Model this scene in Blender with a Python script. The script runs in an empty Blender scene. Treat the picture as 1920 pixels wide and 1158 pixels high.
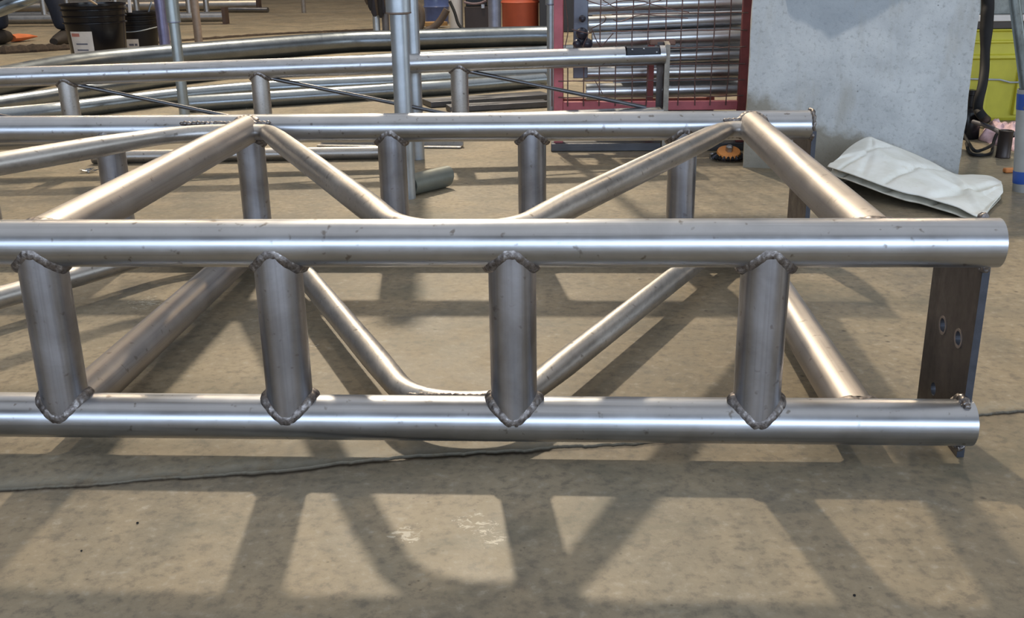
import bpy, bmesh, math, random
import numpy as np
from mathutils import Vector, Matrix, noise
random.seed(7)
C = bpy.context.scene.collection
sc = bpy.context.scene
PI = math.pi

# ------------------------------------------------------------------ camera
CAM = np.array([.0328, -.985, .4603]); YAW, PITCH, ROLL, FPX = -.0553, .3297, -.0151, 1915.26
def cam_axes():
    cy, sy, cp, sp = math.cos(YAW), math.sin(YAW), math.cos(PITCH), math.sin(PITCH)
    f = np.array([sy*cp, cy*cp, -sp]); r = np.array([cy, -sy, 0.]); u = np.cross(r, f)
    cr, sr = math.cos(ROLL), math.sin(ROLL)
    return f, r*cr+u*sr, -r*sr+u*cr
F_, R_, U_ = cam_axes()
cd = bpy.data.cameras.new('camera'); cam = bpy.data.objects.new('camera', cd); C.objects.link(cam)
cd.sensor_width = 36; cd.lens = 36*FPX/1920; cd.clip_start = .05; cd.clip_end = 200
M = Matrix(((R_[0], U_[0], -F_[0], CAM[0]), (R_[1], U_[1], -F_[1], CAM[1]), (R_[2], U_[2], -F_[2], CAM[2]), (0, 0, 0, 1)))
cam.matrix_world = M
sc.camera = cam
ZF = -.041            # floor level (z = 0 is the axis of the front lower chord)
def ray(x, y): return F_+(x-960)/FPX*R_-(y-579)/FPX*U_
def gz(x, y, z=ZF):   # the place on the level z that shows at x, y of the photograph
    v = ray(x, y); return Vector(CAM+v*(z-CAM[2])/v[2])
def gy(x, y, Y):      # the same on an upright plane at depth Y
    v = ray(x, y); return Vector(CAM+v*(Y-CAM[1])/v[1])

# ------------------------------------------------------------------ world, lamps, exposure
sc.view_settings.view_transform = 'Standard'; sc.view_settings.look = 'None'
sc.view_settings.gamma = 1; sc.view_settings.use_curve_mapping = False
sc.view_settings.exposure = -0.12
w = bpy.data.worlds.new('hall_light'); sc.world = w; w.use_nodes = True
w.node_tree.nodes['Background'].inputs[0].default_value = (.74, .76, .80, 1)
w.node_tree.nodes['Background'].inputs[1].default_value = .30
def area(name, loc, target, sx, sy, power, col, shape='RECTANGLE'):
    l = bpy.data.lights.new(name, 'AREA'); l.shape = shape; l.size = sx
    if shape in ('RECTANGLE', 'ELLIPSE'): l.size_y = sy
    l.energy = power; l.color = col
    o = bpy.data.objects.new(name, l); C.objects.link(o); o.location = loc
    o.rotation_euler = (Vector(target)-Vector(loc)).to_track_quat('-Z', 'Y').to_euler(); return o
area('high_bay_lamp', (-.95, 6.0, 4.8), (0, .5, 0), .23, .23, 430, (1, .84, .62), 'DISK')
# tall daylit windows of the hall behind the photographer
for i, x in enumerate((-5.2, -1.9, 1.4, 4.7)):
    area('hall_window', (x, -6.5, 1.75), (x*.6, 0, .6), 2.6, 2.0, (90, 120, 140, 165)[i], (.66, .80, 1))
area('roll_up_door', (7.5, 0, 1.7), (1.5, 1.2, 0), 3.0, 2.6, 110, (.84, .93, 1))
area('overhead_fill', (0, 2.0, 8), (0, 2.0, 0), 17, 17, 520, (.97, .98, 1))  # broad unseen fill, added overhead for soft ambient and brighter pipe tops
for x, y in ((-5, 9), (4.5, 11)):
    area('high_bay_lamp', (x, y, 6.5), (x*.8, y-.5, 0), .5, .5, 170, (1, .74, .45), 'DISK')

# ------------------------------------------------------------------ helpers: objects
def tag(o, label=None, cat=None, group=None, kind=None):
    if label: o['label'] = label
    if cat: o['category'] = cat
    if group: o['group'] = group
    if kind: o['kind'] = kind
    return o
def thing(name, loc, label, cat, group=None, rz=0):
    o = bpy.data.objects.new(name, None); C.objects.link(o); o.location = loc; o.rotation_euler = (0, 0, rz)
    o.empty_display_size = .05
    return tag(o, label, cat, group)
def link(name, me, mat=None, parent=None, loc=None):
    if mat is not None and len(me.materials) == 0: me.materials.append(mat)
    o = bpy.data.objects.new(name, me); C.objects.link(o)
    if parent is not None:
        o.parent = parent
        # meshes are given in world coordinates unless a local position is passed
        if loc is None:
            o.matrix_parent_inverse = parent_world(parent).inverted()
        else: o.location = loc
    elif loc is not None: o.location = loc
    return o
def parent_world(p):
    m = Matrix.LocRotScale(p.location, p.rotation_euler, p.scale)
    if p.parent: m = parent_world(p.parent) @ p.matrix_parent_inverse @ m
    return m
class MB:
    """collects verts and faces of one mesh"""
    def __init__(s): s.v = []; s.f = []; s.heat = []
    def add(s, vs, fs):
        n = len(s.v); s.v += [tuple(v) for v in vs]; s.f += [tuple(i+n for i in f) for f in fs]
    def box(s, lo, hi, m=None):
        x0, y0, z0 = lo; x1, y1, z1 = hi
        vs = [Vector(p) for p in ((x0,y0,z0),(x1,y0,z0),(x1,y1,z0),(x0,y1,z0),(x0,y0,z1),(x1,y0,z1),(x1,y1,z1),(x0,y1,z1))]
        if m is not None: vs = [m @ v for v in vs]
        s.add(vs, [(3,2,1,0),(4,5,6,7),(0,1,5,4),(1,2,6,5),(2,3,7,6),(3,0,4,7)]); return s
    def bar(s, a, b, wd, ht, up=(0,0,1)):
        """box along a-b, wd across, ht along up"""
        a = Vector(a); b = Vector(b); d = (b-a).normalized(); side = d.cross(Vector(up)).normalized(); u = side.cross(d)
        vs = []
        for p in (a, b):
            for i, j in ((-1,-1),(1,-1),(1,1),(-1,1)): vs.append(p+side*wd/2*i+u*ht/2*j)
        s.add(vs, [(3,2,1,0),(4,5,6,7),(0,1,5,4),(1,2,6,5),(2,3,7,6),(3,0,4,7)]); return s
    def sweep(s, pts, r, seg=16, caps=True, closed=False, up=None, shape=None, wall=0, cut0=None, cut1=None):
        """tube through pts; r number or list; shape(i, t)->(kx, ky) squashes; wall adds an inner skin; cut*: direction the end is planed square to"""
        pts = [Vector(p) for p in pts]; n = len(pts); rs = r if hasattr(r, '__len__') else [r]*n
        T = []
        for i in range(n):
            if closed: d = pts[(i+1) % n]-pts[i-1]
            else: d = pts[min(i+1, n-1)]-pts[max(i-1, 0)]
            T.append(d.normalized())
        u = Vector(up) if up else (Vector((0,0,1)) if abs(T[0].z) < .9 else Vector((1,0,0)))
        u = (u-T[0]*u.dot(T[0])).normalized()
        def skin(k, flip):
            base = len(s.v); uu = u.copy()
            for i in range(n):
                uu = (uu-T[i]*uu.dot(T[i])).normalized(); vv = T[i].cross(uu)
                kx, ky = shape(i, i/(n-1)) if shape else (1, 1)
                for j in range(seg):
                    a = 2*PI*j/seg
                    p = pts[i]+uu*(math.cos(a)*(rs[i]-k)*kx)+vv*(math.sin(a)*(rs[i]-k)*ky)
                    if i == 0 and cut0 is not None:
                        c = Vector(cut0); p = p-T[i]*((p-pts[i]).dot(c)/T[i].dot(c))
                    if i == n-1 and cut1 is not None:
                        c = Vector(cut1); p = p-T[i]*((p-pts[i]).dot(c)/T[i].dot(c))
                    s.v.append(tuple(p))
            m = n if closed else n-1
            for i in range(m):
                for j in range(seg):
                    a = base+i*seg+j; b = base+i*seg+(j+1) % seg; c = base+((i+1) % n)*seg+(j+1) % seg; d = base+((i+1) % n)*seg+j
                    s.f.append((a, d, c, b) if flip else (a, b, c, d))
            return base
        b0 = skin(0, False)
        if wall and not closed:
            b1 = skin(wall, True); e0 = b0+(n-1)*seg; e1 = b1+(n-1)*seg
            for j in range(seg):
                k = (j+1) % seg
                s.f.append((b0+j, b1+j, b1+k, b0+k)); s.f.append((e0+k, e1+k, e1+j, e0+j))
        elif caps and not closed:
            s.f.append(tuple(b0+j for j in reversed(range(seg)))); e0 = b0+(n-1)*seg; s.f.append(tuple(e0+j for j in range(seg)))
        return s
    def lathe(s, prof, c=(0,0,0), seg=32, ax=None, cap=True):
        """prof: list of (radius, height) turned round the z axis (or ax) through c"""
        c = Vector(c); q = Vector((0,0,1)).rotation_difference(Vector(ax)).to_matrix() if ax else None
        base = len(s.v)
        for r, z in prof:
            for j in range(seg):
                a = 2*PI*j/seg; p = Vector((r*math.cos(a), r*math.sin(a), z))
                if q is not None: p = q @ p
                s.v.append(tuple(c+p))
        for i in range(len(prof)-1):
            for j in range(seg):
                k = (j+1) % seg
                s.f.append((base+i*seg+j, base+i*seg+k, base+(i+1)*seg+k, base+(i+1)*seg+j))
        if cap:
            s.f.append(tuple(base+j for j in reversed(range(seg)))); e = base+(len(prof)-1)*seg; s.f.append(tuple(e+j for j in range(seg)))
        return s
    def mesh(s, name, smooth=True, angle=40):
        me = bpy.data.meshes.new(name); me.from_pydata(s.v, [], s.f); me.update()
        if smooth:
            me.shade_smooth()
            try: me.set_sharp_from_angle(angle=math.radians(angle))
            except Exception: pass
        return me
    def build(s, name, mat, parent=None, loc=None, smooth=True, bevel=0, angle=40, heat=None, up=None):
        me = s.mesh(name, smooth, angle)
        if heat is not None and len(heat):
            co = np.array(s.v); at = me.attributes.new('heat', 'FLOAT', 'POINT'); W = np.array(heat)
            dmin = np.full(len(co), 9.)
            for p in W: dmin = np.minimum(dmin, np.linalg.norm(co-p, axis=1))
            at.data.foreach_set('value', np.clip(1-(dmin-.004)/.030, 0, 1).astype(np.float32))
        o = link(name, me, mat, parent, loc)
        if bevel:
            b = o.modifiers.new('bevel', 'BEVEL'); b.width = bevel; b.segments = 2; b.limit_method = 'ANGLE'
        return o
def lin(a, b, n):
    a = Vector(a); b = Vector(b); return [a.lerp(b, i/(n-1)) for i in range(n)]
def spline(P, n):
    """Catmull-Rom through P, n samples"""
    P = [Vector(p) for p in P]; Q = [2*P[0]-P[1]]+P+[2*P[-1]-P[-2]]; out = []
    for k in range(n):
        t = k/(n-1)*(len(P)-1); i = min(int(t), len(P)-2); f = t-i; a, b, c, d = Q[i:i+4]
        out.append(.5*((2*b)+(c-a)*f+(2*a-5*b+4*c-d)*f*f+(3*b-a-3*c+d)*f**3))
    return out
def rounded(P, rad, n=10, step=.01):
    """polyline with its corners rounded"""
    P = [Vector(p) for p in P]; out = [P[0]]
    for i in range(1, len(P)-1):
        a, b, c = P[i-1], P[i], P[i+1]; r = rad[i-1] if hasattr(rad, '__len__') else rad
        p = b+(a-b).normalized()*r; q = b+(c-b).normalized()*r
        m = max(1, int((p-out[-1]).length/step)); s0 = out[-1].copy()
        for k in range(1, m): out.append(s0.lerp(p, k/m))
        for k in range(n+1):
            t = k/n; out.append((1-t)**2*p+2*t*(1-t)*b+t*t*q)
    m = max(1, int((P[-1]-out[-1]).length/step)); s0 = out[-1].copy()
    for k in range(1, m+1): out.append(s0.lerp(P[-1], k/m))
    return out

# ------------------------------------------------------------------ helpers: materials
MATS = {}
def new_mat(name):
    m = bpy.data.materials.new(name); m.use_nodes = True; nt = m.node_tree
    return m, nt, nt.nodes['Principled BSDF']
def N(nt, t, **kw):
    n = nt.nodes.new(t)
    for k, v in kw.items(): setattr(n, k, v)
    return n
def noise_n(nt, vec, scale, detail=4, rough=.6, dist=0):
    n = N(nt, 'ShaderNodeTexNoise'); n.inputs['Scale'].default_value = scale; n.inputs['Detail'].default_value = detail
    n.inputs['Roughness'].default_value = rough; n.inputs['Distortion'].default_value = dist
    if vec is not None: nt.links.new(vec, n.inputs['Vector'])
    return n.outputs['Fac']
def ramp(nt, fac, stops):
    n = N(nt, 'ShaderNodeValToRGB'); cr = n.color_ramp
    while len(cr.elements) < len(stops): cr.elements.new(.5)
    for e, (p, c) in zip(cr.elements, stops): e.position = p; e.color = tuple(c)+(1,) if hasattr(c, '__len__') else (c, c, c, 1)
    nt.links.new(fac, n.inputs[0]); return n.outputs[0]
def mix(nt, fac, a, b, mode='MIX'):
    n = N(nt, 'ShaderNodeMix', data_type='RGBA', blend_type=mode)
    for i, v in ((0, fac), (6, a), (7, b)):
        if hasattr(v, 'is_linked') or hasattr(v, 'links'): nt.links.new(v, n.inputs[i])
        elif i == 0: n.inputs[0].default_value = v
        else: n.inputs[i].default_value = tuple(v)+(1,) if len(v) == 3 else v
    return n.outputs[2]
def math_n(nt, op, a, b=None, c=None, clamp=False):
    n = N(nt, 'ShaderNodeMath', operation=op); n.use_clamp = clamp
    for i, v in enumerate((a, b, c)):
        if v is None: continue
        if hasattr(v, 'links'): nt.links.new(v, n.inputs[i])
        else: n.inputs[i].default_value = v
    return n.outputs[0]
def coords(nt, scale=(1,1,1), kind='Object', rot=(0,0,0)):
    t = N(nt, 'ShaderNodeTexCoord'); m = N(nt, 'ShaderNodeMapping'); m.inputs['Scale'].default_value = scale
    m.inputs['Rotation'].default_value = rot
    nt.links.new(t.outputs[kind], m.inputs['Vector']); return m.outputs[0]
def bump(nt, b, h, strength=.3, dist=.001):
    n = N(nt, 'ShaderNodeBump'); n.inputs['Strength'].default_value = strength; n.inputs['Distance'].default_value = dist
    nt.links.new(h, n.inputs['Height']); nt.links.new(n.outputs[0], b.inputs['Normal'])
def plain(name, col, rough=.5, metal=0, var=.15, scale=12, bmp=.1, spec=.5, dist=.001):
    """painted / moulded surface with a little colour variation"""
    m, nt, b = new_mat(name); v = coords(nt)
    f = noise_n(nt, v, scale); lo = [c*(1-var) for c in col]; hi = [min(1, c*(1+var)) for c in col]
    nt.links.new(ramp(nt, f, [(.3, lo), (.7, hi)]), b.inputs['Base Color'])
    b.inputs['Roughness'].default_value = rough; b.inputs['Metallic'].default_value = metal
    b.inputs['Specular IOR Level'].default_value = spec
    if bmp: bump(nt, b, noise_n(nt, v, scale*6), bmp, dist)
    return m
def steel(name, col=(.60, .59, .575), rough=.27, axis=0, heat=True, dirt=.5, tint=(.33, .26, .19), var=.12, bmp=.10):
    """bare mill-finish tube: fine lines along the tube, blotches, heat colours near welds"""
    m, nt, b = new_mat(name)
    sc_ = [260, 260, 260]; sc_[axis] = 3
    fine = noise_n(nt, coords(nt, sc_), 1, 3)
    bl = noise_n(nt, coords(nt), 14, 5, .65, .4)
    spk = noise_n(nt, coords(nt), 95, 2, .5)
    c = mix(nt, ramp(nt, bl, [(.35, 0), (.75, 1)]), [x*(1-var) for x in col], [min(1, x*(1+var*.7)) for x in col])
    c = mix(nt, math_n(nt, 'MULTIPLY', ramp(nt, spk, [(.66, 0), (.74, 1)]), dirt), c, (.16, .14, .12))
    c = mix(nt, ramp(nt, fine, [(.36, .22), (.5, 0)]), c, [x*.45 for x in col])  # dark lines mixed into the colour imitate reflections running along the tube
    r = math_n(nt, 'ADD', math_n(nt, 'MULTIPLY', bl, .22), math_n(nt, 'MULTIPLY', fine, .10))
    r = math_n(nt, 'ADD', r, rough-.14)
    if heat:
        at = N(nt, 'ShaderNodeAttribute', attribute_name='heat').outputs['Fac']
        hn = math_n(nt, 'MULTIPLY', at, math_n(nt, 'ADD', noise_n(nt, coords(nt), 60, 3), .55), clamp=True)
        c = mix(nt, ramp(nt, hn, [(.05, 0), (.45, .55), (.8, 0)]), c, (.62, .47, .28))
        c = mix(nt, ramp(nt, hn, [(.45, 0), (.85, .8)]), c, tint)
        r = math_n(nt, 'ADD', r, math_n(nt, 'MULTIPLY', hn, .16))
    nt.links.new(c, b.inputs['Base Color']); nt.links.new(r, b.inputs['Roughness'])
    b.inputs['Metallic'].default_value = 1
    b.inputs['Anisotropic'].default_value = .35
    h = math_n(nt, 'ADD', math_n(nt, 'MULTIPLY', fine, .5), math_n(nt, 'MULTIPLY', noise_n(nt, coords(nt), 30, 3), .9))
    bump(nt, b, h, bmp, .0007)
    return m
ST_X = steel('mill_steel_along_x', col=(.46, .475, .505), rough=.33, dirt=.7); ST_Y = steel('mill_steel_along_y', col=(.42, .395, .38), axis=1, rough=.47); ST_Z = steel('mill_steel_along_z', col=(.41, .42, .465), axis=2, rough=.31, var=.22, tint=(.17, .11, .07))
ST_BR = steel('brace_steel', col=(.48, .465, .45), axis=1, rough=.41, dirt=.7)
ST_BG = steel('bent_pipe_steel', col=(.31, .345, .375), rough=.30, heat=False, dirt=.1, bmp=.02)
ST_STK = steel('stock_steel', col=(.60, .62, .65), rough=.30, heat=False, dirt=.1, bmp=.02)
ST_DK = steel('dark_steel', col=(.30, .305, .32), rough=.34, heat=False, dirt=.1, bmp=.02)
ST_RD = steel('rod_steel', col=(.14, .145, .16), rough=.38, heat=False)
GALV = plain('galvanised_pole', (.42, .46, .50), .42, .75, .12, 25, .15)
GALV_D = plain('dark_galvanised_pole', (.23, .25, .33), .4, .6, .15, 25, .15)
def weld_mat():
    m, nt, b = new_mat('weld_bead'); v = coords(nt)
    f = noise_n(nt, v, 170, 4, .7)
    nt.links.new(ramp(nt, f, [(.3, (.08, .066, .060)), (.55, (.22, .20, .19)), (.75, (.50, .48, .48))]), b.inputs['Base Color'])
    nt.links.new(ramp(nt, noise_n(nt, v, 90), [(.3, .28), (.7, .6)]), b.inputs['Roughness'])
    b.inputs['Metallic'].default_value = .9; bump(nt, b, f, .5, .0012); return m
WELD = weld_mat()
def plate_mat():
    m, nt, b = new_mat('dark_mill_scale_plate'); v = coords(nt)
    f = noise_n(nt, coords(nt, (1, 1, .35)), 22, 5, .65, .6)
    nt.links.new(ramp(nt, f, [(.3, (.035, .030, .031)), (.55, (.075, .064, .062)), (.8, (.14, .115, .105))]), b.inputs['Base Color'])
    nt.links.new(ramp(nt, noise_n(nt, v, 40), [(.3, .38), (.7, .62)]), b.inputs['Roughness'])
    b.inputs['Metallic'].default_value = .55; bump(nt, b, noise_n(nt, v, 120), .2, .0008); return m
PLATE = plate_mat()
EDGE = plain('cut_plate_edge', (.055, .06, .075), .5, .5, .2, 60, .2)
RUST = plain('rusty_steel', (.23, .09, .055), .75, .2, .35, 30, .4)
BLK = plain('black_plastic', (.007, .006, .007), .26, 0, .25, 10, .03, .35)
RUB = plain('black_rubber', (.010, .010, .011), .65, 0, .3, 20, .15, .25)
WHITE = plain('white_paper', (.62, .56, .50), .7, 0, .1, 18, .05)
INK = plain('label_ink', (.12, .12, .15), .7, 0, .1, 18, 0)
INKR = plain('red_label_ink', (.42, .16, .12), .7, 0, .1, 18, 0)

# ------------------------------------------------------------------ the floor, with its crack as a real groove
def floor_mat():
    m, nt, b = new_mat('worn_concrete'); v = coords(nt)
    big = noise_n(nt, v, 1.3, 6, .6, .5); mid = noise_n(nt, v, 7, 6, .65, .3); fin = noise_n(nt, v, 70, 5, .7)
    c = ramp(nt, big, [(.30, (.220, .176, .114)), (.5, (.300, .245, .165)), (.70, (.355, .300, .212))])
    c = mix(nt, ramp(nt, mid, [(.36, .65), (.58, 0)]), c, (.165, .148, .112))
    c = mix(nt, ramp(nt, fin, [(.35, .6), (.5, 0)]), c, (.12, .105, .085))
    c = mix(nt, ramp(nt, fin, [(.56, 0), (.74, .5)]), c, (.46, .42, .35))
    # small dark crumbs and pits
    vo = N(nt, 'ShaderNodeTexVoronoi'); vo.inputs['Scale'].default_value = 26; nt.links.new(v, vo.inputs['Vector'])
    gate = noise_n(nt, v, 9, 2)
    pit = math_n(nt, 'MULTIPLY', ramp(nt, vo.outputs['Distance'], [(.04, 1), (.11, 0)]), ramp(nt, gate, [(.52, 0), (.60, 1)]))
    c = mix(nt, math_n(nt, 'MULTIPLY', pit, .75), c, (.06, .045, .035))
    v2 = N(nt, 'ShaderNodeTexVoronoi'); v2.inputs['Scale'].default_value = 75; nt.links.new(v, v2.inputs['Vector'])
    p2 = math_n(nt, 'MULTIPLY', ramp(nt, v2.outputs['Distance'], [(.05, 1), (.14, 0)]), ramp(nt, noise_n(nt, v, 21, 3), [(.50, 0), (.58, 1)]))
    c = mix(nt, math_n(nt, 'MULTIPLY', p2, .6), c, (.09, .07, .05))
    # greenish oily stains
    st = noise_n(nt, coords(nt, (1, 1.8, 1)), 3.1, 5, .6, 1.2)
    c = mix(nt, ramp(nt, st, [(.52, 0), (.70, .55)]), c, (.12, .118, .088))
    # spalled pale scaly spots
    def spot(cx, cy, rad, s):
        mp = N(nt, 'ShaderNodeVectorMath', operation='DISTANCE'); nt.links.new(v, mp.inputs[0]); mp.inputs[1].default_value = (cx, cy, ZF)
        e = math_n(nt, 'ADD', math_n(nt, 'DIVIDE', mp.outputs['Value'], rad), math_n(nt, 'MULTIPLY', noise_n(nt, v, 40, 4, .7), s))
        return e
    for cx, cy, rad in ((-.11, -.160, .05), (-.05, -.150, .06), (-.03, -.172, .045), (-.33, .32, .05), (-.62, .50, .08)):
        e = spot(cx, cy, rad, 1.4)
        scal = noise_n(nt, coords(nt, (1, 1.6, 1)), 85, 4, .75, .8)
        k = math_n(nt, 'MULTIPLY', ramp(nt, e, [(.95, 1), (1.5, 0)]), ramp(nt, scal, [(.50, 0), (.58, 1)]))
        c = mix(nt, math_n(nt, 'MULTIPLY', k, .75), c, (.62, .57, .46))
    # crumbling lip of the crack
    at = N(nt, 'ShaderNodeAttribute', attribute_name='lip').outputs['Fac']
    c = mix(nt, math_n(nt, 'MULTIPLY', ramp(nt, at, [(.1, 0), (.6, .55)]), ramp(nt, noise_n(nt, v, 45, 5, .7), [(.36, 0), (.50, 1)])), c, (.30, .29, .24))
    at2 = N(nt, 'ShaderNodeAttribute', attribute_name='pit').outputs['Fac']
    c = mix(nt, math_n(nt, 'MULTIPLY', at2, .92), c, (.028, .020, .012))
    nt.links.new(c, b.inputs['Base Color'])
    nt.links.new(ramp(nt, mid, [(.3, .42), (.7, .62)]), b.inputs['Roughness']); b.inputs['Specular IOR Level'].default_value = .30
    h = math_n(nt, 'ADD', math_n(nt, 'MULTIPLY', mid, .6), math_n(nt, 'MULTIPLY', fin, .5))
    h = math_n(nt, 'SUBTRACT', h, math_n(nt, 'MULTIPLY', pit, .5))
    bump(nt, b, h, .35, .0022)
    return m
def build_floor():
    px = [(-400, 925), (0, 917), (120, 912), (210, 906), (330, 896), (480, 887), (580, 878), (640, 868), (700, 862), (820, 853), (960, 846),
          (1080, 839), (1200, 831), (1290, 822), (1500, 806), (1812, 781), (1870, 774), (1960, 768), (2300, 752)]
    P = [gz(x, y) for x, y in px]; X0, X1 = P[0].x, P[-1].x
    xs = [-40] + [X0+(X1-X0)*i/899 for i in range(900)] + [40]
    rows = []; lipv = []; pitv = []
    for x in xs:
        xc = min(max(x, X0), X1)
        k = max(i for i in range(len(P)-1) if P[i].x <= xc or i == 0); t = (xc-P[k].x)/(P[k+1].x-P[k].x)
        y = P[k].y+(P[k+1].y-P[k].y)*t
        j = noise.noise(Vector((x*14, 0, 3)))*.006+noise.noise(Vector((x*60, 1, 3)))*.0025+noise.noise(Vector((x*230, 1, 3)))*.0012
        y += j
        wd = (.0034 if -.32 < x < .30 else .0022)+.0016*noise.noise(Vector((x*25, 7, 1)))+.0010*noise.noise(Vector((x*120, 7, 1)))+(.0012 if -.3 < x < .25 else 0)
        wd = max(wd*.8, .0007); lipw = .016+.012*noise.noise(Vector((x*6, 9, 9)))+.004*noise.noise(Vector((x*50, 9, 9)))
        dz = .0015*noise.noise(Vector((x*90, 4, 4)))
        rows.append([(x, 40, ZF), (x, y+lipw+.03, ZF), (x, y+lipw, ZF), (x, y+wd+.0015, ZF+dz*.08), (x, y+wd*.7, ZF-.0024), (x, y-wd*.8, ZF-.0024),
                     (x, y-wd-.0012, ZF-.0004+dz*.15), (x, y-wd-.006, ZF), (x, y-.05, ZF), (x, -8, ZF)])
        lipv += [0, 0, .5, 1, .4, 0, .2, 0, 0, 0]; pitv += [0, 0, 0, .45, 1, 1, .9, .25, 0, 0]
    nr = 10; mb = MB(); mb.v = [p for r in rows for p in r]
    for i in range(len(rows)-1):
        for j in range(nr-1):
            a = i*nr+j; mb.f.append((a, a+1, a+nr+1, a+nr))
    mb.f = [tuple(reversed(f)) for f in mb.f]
    me = mb.mesh('floor', False)
    for nm, arr in (('lip', lipv), ('pit', pitv)):
        at = me.attributes.new(nm, 'FLOAT', 'POINT'); at.data.foreach_set('value', np.array(arr, np.float32))
    o = link('floor', me, floor_mat()); o['kind'] = 'structure'
    return o
build_floor()
WALLM = plain('painted_block_wall', (.22, .225, .235), .8, 0, .12, 2, .2)
for nm, lo, hi in (('wall_back', (-14.2, 18, ZF), (8.6, 18.3, 7.9)), ('wall_front', (-14.2, -7.5, ZF), (8.6, -7.2, 7.9)), ('wall_left', (-14.2, -7.2, ZF), (-14, 18, 7.9)), ('wall_right', (8.4, -7.2, ZF), (8.6, 18, 7.9))):
    mb = MB(); mb.box(lo, hi); mb.build(nm, WALLM, smooth=False)['kind'] = 'structure'

# ------------------------------------------------------------------ the front box truss
H, D, R, RB = .1924, .7457, .02415, .0167
XE = .4535; XL = -1.75
def saddle(c, ax, rb, sign, heatpts=None, br=.0056, Rc=R):
    """weld bead where a tube of radius rb running along ax ('Z' or 'Y') meets a chord along X through c"""
    n = 144; seed = random.random()*50; mb = MB(); c = Vector(c); NP = 7
    for i in range(n):
        t = 2*PI*i/n; nz_ = noise.noise(Vector((math.cos(t)*2.2+seed, math.sin(t)*2.2, 0)))
        rip = math.sin(i*2*PI*24/n+1.3*nz_*4); w = br*(1.25+.35*nz_)
        ct, st = math.cos(t), math.sin(t)
        phiB = math.asin(max(-.985, min(.985, rb*st/Rc))); wA = w*(1-.25*abs(st))
        phiA = phiB+wA*st/Rc
        def V(x_, lat, up_): return Vector((x_, lat, sign*up_)) if ax == 'Z' else Vector((x_, sign*up_, lat))
        A = V((rb+wA)*ct, (Rc-.0006)*math.sin(phiA), (Rc-.0006)*math.cos(phiA))
        B_ = V((rb-.0004)*ct, (rb-.0004)*st, Rc*math.cos(phiB)+w*1.05)
        nn = Vector((math.cos(t), math.sin(t), sign*.75)) if ax == 'Z' else Vector((math.cos(t), sign*.75, math.sin(t)))
        nn.normalize(); h = br*(.34+.07*rip+.22*nz_)
        for q in range(NP):
            f = q/(NP-1); p = A.lerp(B_, f)+nn*(h*math.sin(PI*f)**.7-.0004)
            if q in (2, 3, 4): p += nn*.0005*noise.noise(Vector((i*.9, q*2, seed)))
            mb.v.append(tuple(c+p))
        if heatpts is not None and i % 8 == 0: heatpts.append(tuple(c+A))
    for i in range(n):
        for q in range(NP-1):
            a = i*NP+q; b2 = ((i+1) % n)*NP+q; mb.f.append((a, b2, b2+1, a+1) if sign*(1 if ax == 'Z' else -1) > 0 else (a+1, b2+1, b2, a))
    return mb
truss = thing('box_truss', (-.3, D/2, ZF), 'large bare steel box truss with zigzag braces lying in the foreground', 'truss')
CH = {'nt': (0, H), 'nb': (0, 0), 'ft': (D, H), 'fb': (D, 0)}
NX = [-1.4896, -1.2436, -.9976, -.7516, -.5055, -.2597, -.021, .2312]
FX = [-1.4896, -1.245, -1.0, -.757, -.5101, -.2646, -.025, .2295]
CROSS = [-1.70, -.508, .3385]
heat = {k: [] for k in CH}; beads = []
for X in NX:
    beads.append(saddle((X, 0, H), 'Z', R, -1, heat['nt'])); beads.append(saddle((X, 0, 0), 'Z', R, 1, heat['nb']))
for X in FX:
    beads.append(saddle((X, D, H), 'Z', R, -1, heat['ft'])); beads.append(saddle((X, D, 0), 'Z', R, 1, heat['fb']))
for X in CROSS:
    for k, (Y, Z) in CH.items():
        beads.append(saddle((X, Y, Z), 'Y', R*.98, 1 if Y == 0 else -1, heat[k]))
def stitch(a, b, br=.0038, n=None, hp=None):
    """ragged straight weld bead from a to b"""
    L = (Vector(b)-Vector(a)).length; n = n or max(6, int(L/.0022)); seed = random.random()*90
    pts = [p+Vector((0, noise.noise(Vector((i*.3, seed, 0))), noise.noise(Vector((i*.3, seed, 3)))))*.0014 for i, p in enumerate(lin(a, b, n))]
    rs = [br*(1+.25*math.sin(i*1.9)+.3*noise.noise(Vector((i*.4, seed, 0))))*min(1, .35+min(i, n-1-i)*.4) for i in range(n)]
    if hp is not None: hp += [tuple(p) for p in pts[::5]]
    mb = MB(); mb.sweep(pts, rs, 8); return mb
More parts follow.
